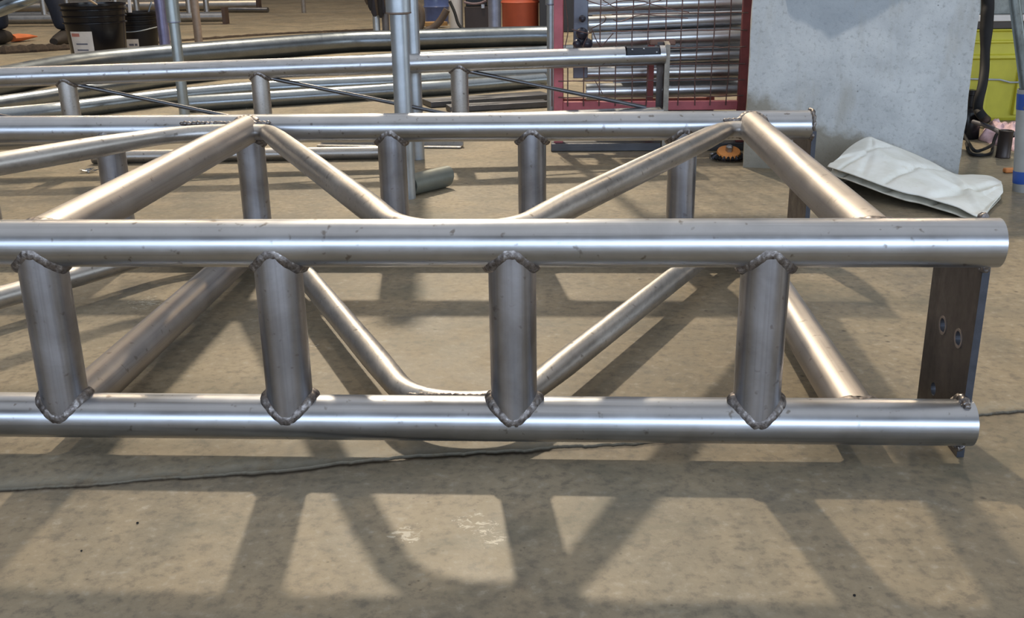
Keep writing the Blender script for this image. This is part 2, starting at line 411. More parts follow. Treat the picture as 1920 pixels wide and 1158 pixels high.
# the zigzag braces: thinner tube, pinched where it bends against the chords
YN, YFAR = R+RB*.90, D-R-RB*.90
zig = [([(-.497, YFAR), (-.4665, YFAR), (-.1355, YN), (-.024, YN), (.2945, YFAR), (.322, YFAR)], (.018, .060, .050, .020)),
       ([(-1.245, YN), (-1.02, YN), (-.615, YFAR), (-.530, YFAR)], (.06, .085)),
       ([(-1.72, YFAR), (-1.68, YFAR), (-1.29, YN), (-1.245, YN)], (.02, .035))]
for zi, (pl, rad) in enumerate(zig):
    for Z, kt, kf in ((H, 'nt', 'ft'), (0, 'nb', 'fb')):
        pts = rounded([(x, y, Z) for x, y in pl], rad, 12, .012)
        # curvature -> flattening
        n = len(pts); cur = []
        for i in range(n):
            a = pts[max(i-2, 0)]; b_ = pts[i]; c_ = pts[min(i+2, n-1)]
            u1, u2 = (b_-a), (c_-b_)
            cur.append(min(1, (u1.angle(u2, 0) if u1.length > 0 and u2.length > 0 else 0)/.25))
        cur = [max(cur[max(0, i-3):i+4]) for i in range(n)]
        cur = [sum(cur[max(0, i-3):i+4])/len(cur[max(0, i-3):i+4]) for i in range(n)]
        def sh(i, t, cur=cur): return (1-.26*cur[i], 1-.10*cur[i])
        hp = []
        runs = [(p, q) for p, q in zip(pl, pl[1:]) if p[1] == q[1]]
        for p, q in runs:
            near = p[1] < .3; yy = p[1]+(-RB*.72 if near else RB*.72)
            for s_ in (1, -1):
                zz = Z+s_*RB*.80
                beads.append(stitch((min(p[0], q[0])-.004, yy, zz), (max(p[0], q[0])+.004, yy, zz), .0034, hp=hp))
            heat[kt if near and Z else kf if Z else 'nb' if near else 'fb'] += hp[-10:]
        mb = MB(); mb.sweep(pts, RB, 28, shape=sh, up=(0, 0, 1), wall=.003)
        mb.build('zigzag_brace', ST_BR, truss, heat=hp)
for k, (Y, Z) in CH.items():
    xe = XE if Y == 0 and Z else .4515 if Y == 0 else .4385
    hp = [p for p in heat[k]]
    mb = MB(); n = int((xe-XL)/.006)
    mb.sweep([(XL+(xe-XL)*i/(n-1), Y, Z) for i in range(n)], R, 56, wall=.0035)
    mb.build('chord', ST_X, truss, heat=hp)
for xs_, Y in ((NX, 0), (FX, D)):
    for X in xs_:
        hp = [(X+R*math.cos(t), Y+R*math.sin(t), z) for t in np.linspace(0, 2*PI, 12) for z in (H-.022, .022)]
        n = 40; mb = MB(); mb.sweep([(X, Y, .004+(H-.008)*i/(n-1)) for i in range(n)], R, 40, caps=False)
        o = mb.build('post', ST_Z, truss, heat=hp)
for X in CROSS:
    for Z in (H, 0):
        # tube with its ends nibbed against the chords
        hp = [(X+R*math.cos(t), y, Z+R*math.sin(t)) for t in np.linspace(0, 2*PI, 12) for y in (.024, D-.024)]
        n = 90; mb = MB(); mb.sweep([(X, .012+(D-.024)*i/(n-1), Z) for i in range(n)], R*.985, 40, caps=False)
        mb.build('cross_tube', ST_Y, truss, heat=hp)
        # grinding scratch ring near the front end
for mb in beads: mb.build('weld_bead', WELD, truss, angle=70)
def plate(name, outline, holes, x0, x1, mat, parent, edge=None):
    """flat plate in the YZ plane between x0 and x1, with real holes"""
    cu = bpy.data.curves.new(name, 'CURVE'); cu.dimensions = '2D'; cu.fill_mode = 'BOTH'; cu.extrude = (x1-x0)/2; cu.resolution_u = 1
    for poly in [outline]+[[(cy+r*math.cos(a), cz+r*math.sin(a)) for a in np.linspace(0, 2*PI, 24, endpoint=False)] for cy, cz, r in holes]:
        sp = cu.splines.new('POLY'); sp.points.add(len(poly)-1); sp.use_cyclic_u = True
        for q, (y, z) in zip(sp.points, poly): q.co = (y, z, 0, 1)
    t = bpy.data.objects.new('tmp', cu); C.objects.link(t)
    dg = bpy.context.evaluated_depsgraph_get(); me = bpy.data.meshes.new_from_object(t.evaluated_get(dg))
    bpy.data.objects.remove(t)
    me.transform(Matrix(((0, 0, 1, (x0+x1)/2), (1, 0, 0, 0), (0, 1, 0, 0), (0, 0, 0, 1))))
    me.name = name; me.materials.clear(); me.materials.append(mat)
    if edge:
        me.materials.append(edge)
        for p in me.polygons:
            if abs(p.normal.x) < .5: p.material_index = 1
    for p in me.polygons: p.use_smooth = False
    return link(name, me, None, parent)
def ring_bead(x, Y, Z, a0, a1, r=R+.002, br=.0045):
    seed = random.random()*60; n = 46
    pts = []; rs = []
    for i in range(n):
        a = a0+(a1-a0)*i/(n-1); k = 1+.0018/r*noise.noise(Vector((i*.4, seed, 0)))
        pts.append((x+.0014*noise.noise(Vector((i*.33, seed, 4))), Y+r*k*math.cos(a), Z+r*k*math.sin(a)))
        rs.append(br*(1+.22*math.sin(i*2.0)+.35*noise.noise(Vector((i*.5, seed, 8))))*min(1, .5+min(i, n-1-i)*.3))
    mb = MB(); mb.sweep(pts, rs, 8); return mb
pl = plate('end_plate', [(.001, ZF+.0005), (.132, ZF+.0005), (.132, H-.014), (.060, H+.006), (.028, H+.013), (.001, H-.012)],
           [(.083, .077, .0075), (.037, .079, .0075), (.087, .000, .0075)], .443, .4505, PLATE, truss, EDGE)
for cy, cz in ((.083, .077), (.037, .079)):
    mb = MB(); mb.lathe([(.0105, -.0002), (.0105, .0006), (.0080, .0006), (.0080, -.0002)], (.4428, cy, cz), 24, (-1, 0, 0), cap=False)
    mb.build('ground_ring', plain('ground_patch', (.20, .165, .15), .5, .4), pl)
plate('end_plate', [(D-.006, ZF+.0005), (D+.133, ZF+.0005), (D+.133, H-.002), (D+.06, H+.015), (D-.006, H-.010)],
      [(D+.05, .075, .0075), (D+.095, .077, .0075)], .4415, .4490, PLATE, truss, EDGE)
for x, Y, Z, a0, a1 in ((.4415, 0, 0, PI*.5+.55, -.3), (.4415, 0, 0, -1.2, -PI*.5-.35), (.4415, 0, H, PI*.5-.35, -.3), (.4425, 0, H, -.9, -PI*.5-.25),
                        (.4395, D, H, -PI+.5, PI+.2), (.4395, D, 0, -PI+.5, PI+.2)):
    ring_bead(x, Y, Z, a0, a1, R+.001, .0045 if Y == 0 else .003).build('weld_bead', WELD, truss, angle=70)

# ------------------------------------------------------------------ the second truss behind
P0 = Vector((-1, 1.569, .206)); dv = Vector((2, .211, .028))
def t2(X, dz=0, dy=0): return P0+dv*((X+1)/2)+Vector((0, dy, dz))
H2 = .155
tr2 = thing('box_truss', (-.5, 1.64, ZF), 'narrow steel truss with thin dark diagonal rods, behind the foreground truss', 'truss')
hp = []
posts2 = [-2.16, -1.685, -1.21, -.736, -.238]
b2 = []
for X in posts2:
    for dz, sg in ((0, -1), (-H2, 1)):
        b2.append(saddle(t2(X, dz), 'Z', R*.93, sg, hp, .0045))
xe2 = .283
def chord2(dz, dy, notch=False):
    n = 380; a, b_ = -2.3, xe2
    pts = [t2(a+(b_-a)*i/(n-1), dz, dy) for i in range(n)]
    mb = MB(); seg = 40; mb.sweep(pts, R, seg, wall=.0035)
    if notch:   # rectangular pocket cut out of the top front near the plate
        keep = []
        for f in mb.f:
            c_ = sum((Vector(mb.v[i]) for i in f), Vector())/len(f); ax = t2(c_.x, dz, dy)
            if .183 < c_.x < .272 and c_.z > ax.z+.002 and (c_-ax).length > 0: continue
            keep.append(f)
        mb.f = keep
    mb.build('chord', ST_X, tr2, heat=hp)
chord2(0, 0, True); chord2(-H2, 0)
for X in posts2:
    for dy in (0,):
        mb = MB(); mb.sweep(lin(t2(X, -H2+.006, dy), t2(X, -.006, dy), 24), R*.93, 28, caps=False)
        mb.build('post', ST_BR, tr2, heat=[tuple(t2(X, -.024, dy)), tuple(t2(X, -H2+.024, dy))])
for mb in b2: mb.build('weld_bead', WELD, tr2, angle=70)
for X, X2 in zip(posts2, posts2[1:]+[xe2-.02]):
    a = t2(X+.024, -.024); b_ = t2(X2-.024, -H2+.024)
    mb = MB(); mb.sweep(lin(a, b_, 12), .0052, 12); mb.build('diagonal_rod', ST_RD, tr2)
    mb = MB(); mb.sweep(lin(a-Vector((.012, 0, -.004)), a+(b_-a)*.05, 6), [.007, .0075, .0065, .006, .0045, .003], 10); mb.build('weld_bead', WELD, tr2)
pz = t2(xe2)
pp = plate('end_plate', [(pz.y-.012, ZF+.001), (pz.y+.03, ZF+.001), (pz.y+.03, pz.z+.032), (pz.y-.012, pz.z+.026)], [], xe2, xe2+.013, PLATE, tr2, plain('weathered_plate_edge', (.24, .22, .19), .6, .4, .3, 40, .2))
mb = MB(); mb.box((xe2-.016, pz.y+.026, pz.z-H2-.06), (xe2-.0005, pz.y+.034, pz.z+.030)); mb.build('back_flange', PLATE, tr2, smooth=False)
sl = MB(); sl.box((t2(.186).x, pz.y-.016, pz.z+.000), (t2(.270).x, pz.y+.010, pz.z+.0205)); sb = sl.build('slot_insert', plain('black_insert', (.012, .014, .022), .3), tr2, smooth=False, bevel=.001)
for fx, fz in ((.20, .017), (.229, .019), (.262, .010)):
    m_ = MB(); m_.lathe([(.0028, -.001), (.0026, .001), (.0012, .002)], (fx, pz.y-.016, pz.z+fz-.002), 12, (0, -1, 0)); m_.build('screw', ST_X, sb)
for dy in (0,):
    mb = MB(); mb.box((-2.05, t2(-2).y+dy-.05, ZF), (-1.95, t2(-2).y+dy+.05, t2(-2).z-H2-R)); mb.build('support_block', plain('timber_block%d' % (dy*100), (.30, .19, .09), .8), tr2, smooth=False, bevel=.003)

# ------------------------------------------------------------------ pipes lying on the floor behind
def bent_pipe(name, pts, r, mat, label, cat='pipe', group=None, n=110, seg=32):
    Q = spline(pts, n); mb = MB(); mb.sweep(Q, r, seg, wall=min(.004, r*.2)); o = mb.build(name, mat); tag(o, label, cat, group); return o
def from_top(px, r):  # points of a pipe of radius r lying on the floor, from its upper outline
    out = []
    for x, y in px: p = gz(x, y, ZF+2*r*.95); p.z = ZF+r+.0005; out.append(p)
    return out
def ext(P, k0=.0, k1=.0):
    P = [Vector(p) for p in P]
    if k0: P = [P[0]+(P[0]-P[1]).normalized()*k0]+P
    if k1: P = P+[P[-1]+(P[-1]-P[-2]).normalized()*k1]
    for p in P: p.z = P[1].z
    return P
grp = 'bent pipes lying behind the narrow truss'
bent_pipe('bent_pipe', ext(from_top([(0, 127), (130, 104), (259, 90), (480, 73), (635, 62), (736, 58.5), (960, 51.5), (1038, 50.5)], .058), .7, .02), .058, steel('large_pipe_steel', col=(.20, .225, .25), rough=.33, heat=False, dirt=.1, bmp=.02),
          'thickest grey steel pipe, farthest of the bent pipes behind the narrow truss', group=grp)
bent_pipe('bent_pipe', ext(from_top([(0, 181), (90, 168), (155, 158), (300, 138), (480, 119), (740, 100), (1000, 88)], .030), .25, .6), .030, ST_BG,
          'bent steel pipe between the thickest pipe and the upper chord of the narrow truss', group=grp)
bent_pipe('bent_pipe', ext(from_top([(0, 203), (90, 195), (141, 189), (240, 177), (337, 166), (467, 155), (550, 150), (739, 141), (900, 131), (1025, 126)], .030), .7, .05), .030, ST_BG,
          'long bent steel pipe with a bright streak, below the upper chord of the narrow truss', group=grp)
def from_bottom(px, r):
    out = []
    for x, y in px: p = gz(x, y, ZF+r*.12); p.z = ZF+r+.0005; p.y += r*.55; out.append(p)
    return out
bent_pipe('bent_pipe', ext(from_bottom([(352, 209), (550, 196), (700, 186), (850, 176), (1000, 164)], .028), 0, .05), .028, ST_BG,
          'shorter dull grey pipe, nearest of the bent pipes, starting behind a pole', group=grp)
a = gz(150, 305, ZF+.0167); b_ = gz(728, 288, ZF+.0167)
bent_pipe('steel_tube', lin((a.x, 1.668, ZF+.0172), (b_.x, 1.718, ZF+.0172), 6), .0167, ST_BR, 'thin bright steel tube on the floor just below the rear chord of the foreground truss', 'tube', n=30)
a = gz(779, 359, ZF+.012); b_ = gz(848, 342, ZF+.012)
v = Vector((b_.x-a.x, b_.y-a.y, 0)); side = Vector((-v.y, v.x, 0)).normalized()*.018; up = Vector((0, 0, .0245))
mb = MB(); q0 = Vector((a.x, a.y, ZF))+side+up; q1 = Vector((b_.x, b_.y, ZF))+side+up
mb.sweep(lin(q0, q1, 8), .024, 36, wall=.003, cut1=(v.normalized()+Vector((0, 0, -.25))).normalized())
tag(mb.build('pipe_offcut', plain('dull_green_grey_pipe', (.17, .185, .165), .5, .4, .12, 30, .2)), 'short grey-green pipe offcut lying on the floor beside the bare grey pole', 'pipe')
# angle iron
a = gz(594, 276); b_ = gz(864, 279)
mb = MB(); d = (b_-a).normalized(); s_ = Vector((-d.y, d.x, 0))
mb.bar(a+Vector((0, 0, .0035))+s_*.02, b_+Vector((0, 0, .0035))+s_*.02, .04, .005); mb.bar(a+Vector((0, 0, .020))+s_*.040, b_+Vector((0, 0, .020))+s_*.040, .005, .036)
tag(mb.build('angle_iron', ST_BR, smooth=False, bevel=.001), 'steel angle bar lying on the floor between the two trusses', 'steel bar')
# dark flat bars beside the cage
for k, (x0, y0, x1, y1, wd) in enumerate(((800, 199, 1024, 184, .11), (840, 209, 1024, 199, .07))):
    a = gz(x0, y0); b_ = gz(x1, y1); mb = MB(); h_ = Vector((0, 0, .011)); mb.bar(a+h_, b_+h_, wd, .020)
    tag(mb.build('flat_bar', ST_RD, smooth=False, bevel=.002), ('wide dark steel flat bar on the floor left of the red cage, farther one', 'narrow dark steel flat bar on the floor left of the red cage, nearer one')[k], 'steel bar', 'dark flat bars left of the cage')
mb = MB(); p = gz(932, 173); mb.box((p.x-.015, p.y-.01, ZF), (p.x+.015, p.y+.03, ZF+.016)); 
# ------------------------------------------------------------------ upright poles (legs of pipe stands)
def pole(px, py, r, top, mat, label, collar=None, rc=None, lean=(0, 0), group='upright poles behind the trusses', foot=True, matc=None, name='pipe_stand'):
    p = gz(px, py); t = thing(name, (p.x, p.y, ZF), label, 'pole', group)
    hi = Vector((p.x+lean[0], p.y+lean[1], top))
    zc = gy(px, collar, p.y).z if collar is not None else None
    mb = MB(); mb.sweep(lin((p.x, p.y, ZF), hi, 12), r, 28, wall=.003); mb.build('pole', mat, t)
    if zc:
        a = Vector((p.x, p.y, zc)); mb = MB(); mb.sweep(lin(a, (p.x+lean[0], p.y+lean[1], top+.05), 8), rc, 28, wall=.003); c_ = mb.build('sleeve', matc or mat, t)
        mb = MB(); mb.lathe([(r+.0005, -.003), (rc+.0006, -.001), (rc+.0006, .002)], a, 28); mb.build('sleeve_rim', plain('brown_rim', (.20, .15, .12), .6, .4) if rc > .025 else GALV_D, c_)
    return t
pole(764, 371, .0190, .62, GALV, 'bright grey pole with a wide sleeve, nearest of the poles, left of centre', collar=24, rc=.0265)
pole(785, 298, .0165, .70, GALV, 'slim pale grey pole just behind the nearest pole with a sleeve')
pole(347, 219, .0178, .75, plain('grey_green_pole', (.34, .38, .39), .4, .7, .12, 25, .1), 'grey-blue pole with a stepped sleeve, left of the picture beside the buckets', collar=41, rc=.0225)
pole(313, 113, .030, .75, plain('violet_grey_pole', (.20, .19, .30), .35, .5, .15, 25, .1), 'violet-grey pole right beside the second black bucket')
pole(374, 90, .025, .85, plain('brown_grey_pole', (.32, .25, .20), .5, .4, .15, 25, .1), 'thin brownish pole standing behind the thickest bent pipe')
pole(570, 24, .024, .9, plain('grey_brown_pole', (.30, .26, .22), .5, .4, .15, 25, .1), 'far brown pole standing alone on the open floor near the top edge')
pole(928, 66, .045, .85, GALV_D, 'bluish pole left of the orange-red drum')
pole(1034, 214, .0150, .72, GALV, 'slim grey pole touching the left post of the red cage', collar=8, rc=.019)

# ------------------------------------------------------------------ the red wire-mesh cage and the stock inside
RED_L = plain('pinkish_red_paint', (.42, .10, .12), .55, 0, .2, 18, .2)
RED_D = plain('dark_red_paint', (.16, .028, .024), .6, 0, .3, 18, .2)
WIRE = plain('rusty_wire', (.13, .075, .065), .6, .5, .3, 40, .1)
YC = 1.84
pL = gy(1047, 160, YC); pR = gy(1393, 160, YC)
cage = thing('mesh_cage', (0.27, YC+.3, ZF), 'red steel frame with rusty wire mesh, a rack full of pipes beside the concrete block', 'rack')
XCL, XCR = pL.x, pR.x; YB = YC+.62; TOP = .75
zr = gy(1200, 197, YC).z
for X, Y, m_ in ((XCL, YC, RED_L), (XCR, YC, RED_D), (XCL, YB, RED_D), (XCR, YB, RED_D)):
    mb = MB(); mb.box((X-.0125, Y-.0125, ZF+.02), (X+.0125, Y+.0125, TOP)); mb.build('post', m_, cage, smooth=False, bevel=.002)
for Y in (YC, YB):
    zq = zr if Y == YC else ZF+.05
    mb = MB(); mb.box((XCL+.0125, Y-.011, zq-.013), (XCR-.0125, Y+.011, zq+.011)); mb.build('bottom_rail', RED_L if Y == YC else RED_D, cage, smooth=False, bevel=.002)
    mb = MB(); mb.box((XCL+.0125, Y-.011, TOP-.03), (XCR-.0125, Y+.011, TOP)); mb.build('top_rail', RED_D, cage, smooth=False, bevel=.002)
    mb = MB(); mb.box((XCL-.02, Y-.03, ZF), (XCR+.01, Y+.03, ZF+.022)); mb.build('skid', ST_RD, cage, smooth=False, bevel=.002)
for X in (XCL, XCR):
    mb = MB(); mb.box((X-.011, YC+.031, ZF+.001), (X+.011, YB-.031, ZF+.021)); mb.build('side_rail', RED_D, cage, smooth=False, bevel=.002)
yw = YC-.014
def wire(P, r=.00155):
    mb = MB(); mb.sweep(P, r, 6); mb.build('wire', WIRE, cage)
for k in range(9):       # upright wires
    xt = gy(1391-30.2*(k+1)+6, 60, YC).x
    top_ = TOP; 
    wire([Vector((xt+noise.noise(Vector((k*3.1, z*9, 0)))*.004, yw+noise.noise(Vector((k, z*6, 5)))*.003, z)) for z in np.linspace(zr, top_, 22)])
for k in range(3):       # short lower wires on the torn left side
    xt = gy(1391-30.2*(k+10)+6, 60, YC).x
    wire([Vector((xt, yw, z)) for z in np.linspace(zr, gy(1100, 118, YC).z, 6)])
for yy in (23, 55, 87, 118, 148, 178, -8, -40, -72, -104, -136):   # level wires
    z = gy(1392, yy, YC).z; x0 = gy(1146, 62, YC).x if yy < 110 else XCL
    if yy == 87: x0 = gy(1240, 62, YC).x
    n = 26; wire([Vector((x0+(XCR-x0)*i/(n-1), yw-.002, z+noise.noise(Vector((i*.3, yy, 0)))*.003)) for i in range(n)])
for P in ([(1150, 62), (1127, 88)], [(1110, 55), (1118, 75), (1127, 88)], [(1108, 54), (1122, 47), (1132, 42), (1136, 34), (1133, 30)], [(1100, 0), (1122, 8), (1141, 9), (1162, 2), (1200, 1), (1222, 8), (1262, 18), (1292, 23)],
          [(1130, 0), (1158, 15), (1190, 11), (1222, 5), (1240, 0)], [(1060, 0), (1065, 55), (1059, 90)], [(1150, 37), (1165, 40), (1200, 28), (1240, 30), (1290, 34)], [(1072, 55), (1102, 62), (1112, 58)], [(1103, 64), (1092, 88)], [(1115, 150), (1130, 176)]):
    Q = [gy(x, y, YC-.02+.01*math.sin(x)) for x, y in P]; wire(spline(Q, 14) if len(Q) > 2 else Q, .0013)
# inner red stand
st = thing('red_prop', (gy(1219, 150, YC+.09).x, YC+.09, ZF), 'small rusty red prop standing inside the mesh cage, left of the narrow truss end plate', 'prop')
xx = gy(1219, 150, YC+.09).x
mb = MB(); mb.box((xx-.009, YC+.08, ZF), (xx+.009, YC+.10, gy(1219, 84, YC+.09).z)); mb.build('prop_post', RED_D, st, smooth=False, bevel=.001)
mb = MB(); mb.box((xx-.004, YC+.075, gy(1219, 84, YC+.09).z), (xx+.066, YC+.105, gy(1219, 74, YC+.09).z)); mb.build('prop_head', plain('grey_rust', (.22, .13, .10), .75, .1, .4, 40, .2), st, smooth=False, bevel=.003)
# pipes stocked in the cage
rows = [(1100, 11, 1388, 3, .0243, ST_STK), (1103, 47, 1388, 34, .0240, ST_STK), (1110, 77, 1386, 66, .0232, ST_STK), (1150, 108, 1384, 100, .020, ST_STK),
        (1093, 138, 1382, 133, .0195, ST_STK), (1099, 172, 1380, 165, .0232, ST_STK), (1125, -24, 1388, -30, .0243, ST_STK)]
lab = ['steel pipe behind the cage mesh at the very top edge of the picture', 'bright steel pipe in the cage, second row from the top edge', 'steel pipe in the cage, third row, just above the rusty lug of the narrow truss',
       'steel pipe in the cage, fourth row, partly hidden by the narrow truss end', 'steel pipe in the cage, second row from the bottom, ending in an open cut', 'lowest steel pipe in the cage, just above the red bottom rail', 'steel pipe stacked highest in the cage, above the picture edge']
xend = XCR+.035
for i, (x0, y0, x1, y1, r, m_) in enumerate(rows):
    Y = YC+.16+(.03 if i % 2 else 0)
    a = gy(x0, y0, Y); b_ = gy(x1, y1, Y+.02); b_ = a+(b_-a)*((xend-a.x)/(b_.x-a.x))
    mb = MB(); mb.sweep(lin(a, b_, 14), r, 32, wall=.003); tag(mb.build('stock_pipe', m_), lab[i], 'pipe', 'pipes stocked in the red cage')
# a second layer deeper in the cage closes the gaps
deep = [(1150, 28), (1150, 92), (1150, 120), (1150, 155), (1150, 60)]
dl = ['one row below the top edge', 'above the fourth row', 'above the open-ended pipe', 'above the lowest pipe', 'above the third row']
for i, (x0, y0) in enumerate(deep):
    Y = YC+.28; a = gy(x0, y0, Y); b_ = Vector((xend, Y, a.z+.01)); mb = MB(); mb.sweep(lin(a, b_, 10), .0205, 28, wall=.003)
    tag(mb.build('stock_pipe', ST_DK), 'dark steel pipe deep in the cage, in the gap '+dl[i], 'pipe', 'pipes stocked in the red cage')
for k, yy in enumerate((YC+.17, YC+.29)):   # cradle bars that carry the stock
    pass
cr = MB()
for X in (XCR-.08, XCR-.20):
    cr.box((X-.008, YC+.07, ZF), (X+.008, YC+.082+.04, ZF+.02))
# dark fittings at the left end of the stock
DKF = plain('dark_forged_fitting', (.045, .045, .06), .32, .4, .25, 20, .1)
mb = MB(); a = gy(1075, 50, YC+.1); b_ = gy(1103, 0, YC+.1); mb.box((a.x, YC+.09, gy(1089, 146, YC+.1).z), (b_.x, YC+.102, b_.z+.12))
tag(mb.build('steel_plate', plain('grey_blue_plate', (.13, .14, .17), .45, .5, .2, 15, .1), smooth=False, bevel=.002), 'upright grey-blue steel plate just inside the left post of the cage', 'steel plate')
for k, (x, y, r, lb) in enumerate(((1092, 35, 6.5, 'small dark ball-shaped steel fitting, topmost in the cage corner'), (1091, 63, 11, 'dark rounded steel fitting in the middle of three in the cage corner'),
                                   (1082, 82, 8, 'dark domed steel fitting, lower left of the cage corner'), (1101, 82, 10, 'dark domed steel fitting, lower right of the cage corner, at the pipe ends'))):
    Y = YC+.045; p = gy(x, y, Y); rr = r*2.85/FPX
    mb = MB(); mb.lathe([(rr*.55, -.05), (rr*.6, -rr*.9), (rr*.95, -rr*.5), (rr, 0), (rr*.85, rr*.5), (rr*.5, rr*.85), (rr*.1, rr)], p, 24, (0, -1, .15))
    tag(mb.build('pipe_fitting', DKF), lb, 'fitting', 'dark fittings in the cage corner')

# ------------------------------------------------------------------ concrete block
def block_mat():
    m, nt, b = new_mat('cast_concrete'); v = coords(nt)
    mid = noise_n(nt, v, 9, 6, .65, .4); fin = noise_n(nt, v, 90, 4, .7); big = noise_n(nt, v, 2.5, 4)
    c = ramp(nt, mid, [(.3, (.40, .42, .43)), (.55, (.53, .55, .555)), (.75, (.61, .625, .62))])
    c = mix(nt, ramp(nt, fin, [(.34, .5), (.46, 0)]), c, (.27, .28, .28))
    vo = N(nt, 'ShaderNodeTexVoronoi'); vo.inputs['Scale'].default_value = 55; nt.links.new(v, vo.inputs['Vector'])
    c = mix(nt, math_n(nt, 'MULTIPLY', ramp(nt, vo.outputs['Distance'], [(.05, .8), (.13, 0)]), ramp(nt, noise_n(nt, v, 14), [(.55, 0), (.62, 1)])), c, (.12, .12, .12))
    # damp blue-grey stain running down from the top
    sep = N(nt, 'ShaderNodeSeparateXYZ'); nt.links.new(v, sep.inputs[0]); x, z = sep.outputs[0], sep.outputs[2]
    xw = math_n(nt, 'ADD', x, math_n(nt, 'MULTIPLY', math_n(nt, 'SUBTRACT', noise_n(nt, v, 13, 3), .5), .035))
    # lower outline: a straight left side, a tongue in the middle, a slanting right side
    e1 = math_n(nt, 'MULTIPLY', math_n(nt, 'MAXIMUM', math_n(nt, 'SUBTRACT', .085, xw), 0), 4.5)
    low = math_n(nt, 'ADD', math_n(nt, 'MULTIPLY', math_n(nt, 'ABSOLUTE', math_n(nt, 'SUBTRACT', xw, .187)), .55), .292)
    low = math_n(nt, 'MAXIMUM', math_n(nt, 'MINIMUM', low, 9), math_n(nt, 'ADD', math_n(nt, 'MULTIPLY', math_n(nt, 'SUBTRACT', xw, .225), .42), .345)) if False else low
    low = math_n(nt, 'ADD', low, e1)
    low = math_n(nt, 'ADD', low, math_n(nt, 'MULTIPLY', noise_n(nt, v, 22, 3), .03))
    stain = ramp(nt, math_n(nt, 'SUBTRACT', z, low), [(.0, 0), (.012, 1)])
    c = mix(nt, math_n(nt, 'MULTIPLY', stain, .62), c, (.27, .315, .36))
    # brown soiling near the floor on the left
    e2 = math_n(nt, 'ADD', math_n(nt, 'MULTIPLY', x, -.35), math_n(nt, 'MULTIPLY', noise_n(nt, v, 13, 4), .12))
    so = ramp(nt, math_n(nt, 'SUBTRACT', math_n(nt, 'ADD', e2, .135), z), [(.0, 0), (.03, 1)])
    c = mix(nt, math_n(nt, 'MULTIPLY', so, .75), c, (.21, .18, .12))
    st2 = noise_n(nt, coords(nt, (1, 1, .25)), 14, 4, .6)
    c = mix(nt, ramp(nt, st2, [(.54, 0), (.72, .55)]), c, (.36, .34, .29))
    nt.links.new(c, b.inputs['Base Color']); b.inputs['Roughness'].default_value = .85
    bump(nt, b, math_n(nt, 'ADD', mid, fin), .5, .002); return m
bl = gz(1391, 314); br_ = Vector((.985, 1.455, ZF)); ang = math.atan2(br_.y-bl.y, br_.x-bl.x); WB = (br_-bl).length
WB = .505
blk = MB(); nx, nz, DB, HB = 60, 60, .45, .62
# front face with slightly uneven cast surface and chipped edges
bm = bmesh.new(); bmesh.ops.create_cube(bm, size=1)
bmesh.ops.scale(bm, vec=(WB, DB, HB), verts=bm.verts); bmesh.ops.translate(bm, vec=(WB/2, DB/2, HB/2), verts=bm.verts)
bmesh.ops.subdivide_edges(bm, edges=bm.edges, cuts=22, use_grid_fill=True)
for v in bm.verts:
    co = v.co.copy(); edge_n = sum((co.x < .001 or co.x > WB-.001, co.y < .001 or co.y > DB-.001, co.z < .001 or co.z > HB-.001))
    k = .0022 if edge_n < 2 else .006
    nn = Vector((noise.noise(co*17), noise.noise(co*17+Vector((9, 0, 0))), noise.noise(co*17+Vector((0, 9, 0)))))*k
    if edge_n >= 2:
        ctr = Vector((WB/2, DB/2, HB/2)); dcen = (ctr-co); nn += Vector((math.copysign(.004, dcen.x) if (co.x < .001 or co.x > WB-.001) else 0, math.copysign(.004, dcen.y) if (co.y < .001 or co.y > DB-.001) else 0, 0))*(.6+abs(noise.noise(co*30)))
    v.co += Vector((nn.x, nn.y, nn.z if co.z > .001 else 0))
me = bpy.data.meshes.new('concrete_block'); bm.to_mesh(me); bm.free(); me.shade_smooth()
try: me.set_sharp_from_angle(angle=math.radians(50))
except Exception: pass
o = link('concrete_block', me, block_mat(), loc=(bl.x, bl.y, ZF)); o.rotation_euler = (0, 0, ang)
tag(o, 'pale grey concrete block with a darker damp stain at the top, right background', 'concrete block')

# ------------------------------------------------------------------ white folded sheet on the floor
def cloth():
    far = [(1563, 314, 1.30, None), (1578, 292, 1.36, None), (1600, 272, 1.40, None), (1628, 258, 1.41, None), (1645, 263, 1.40, None), (1700, 284, 1.375, None), (1745, 304, 1.35, None), (1790, 327, 1.33, None), (1825, 328.5, 1.335, None), (1855, 331, 1.34, None), (1876, 341, 1.33, None)]
    near = [(1552, 313, 1.285), (1580, 322, 1.24), (1615, 334, 1.20), (1655, 349, 1.165), (1695, 362, 1.13), (1725, 368, 1.11), (1765, 380, 1.07), (1795, 389, 1.045), (1838, 407, 1.01), (1862, 383, 1.11), (1880, 362, 1.20)]
    F = spline([gy(x, y, Y) for x, y, Y, _ in far], 110); Nn = spline([gy(x, y, Y) for x, y, Y in near], 110)
    return F, Nn
Fp, Np = cloth()
def cloth_mat():
    m, nt, b = new_mat('white_canvas'); v = coords(nt)
    c = ramp(nt, noise_n(nt, v, 12, 5, .6, .5), [(.3, (.74, .74, .67)), (.55, (.86, .87, .82)), (.8, (.90, .91, .88))])
    c = mix(nt, ramp(nt, noise_n(nt, v, 30, 4), [(.62, 0), (.75, .3)]), c, (.56, .50, .36))
    nt.links.new(c, b.inputs['Base Color']); b.inputs['Roughness'].default_value = .8
    bump(nt, b, noise_n(nt, v, 26, 4, .6, 1.0), .35, .003); return m
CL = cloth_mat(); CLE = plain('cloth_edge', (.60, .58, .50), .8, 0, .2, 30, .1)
sheet = thing('folded_sheet', (.8, 1.2, ZF), 'white folded canvas sheet lying on the floor against the concrete block', 'cloth')
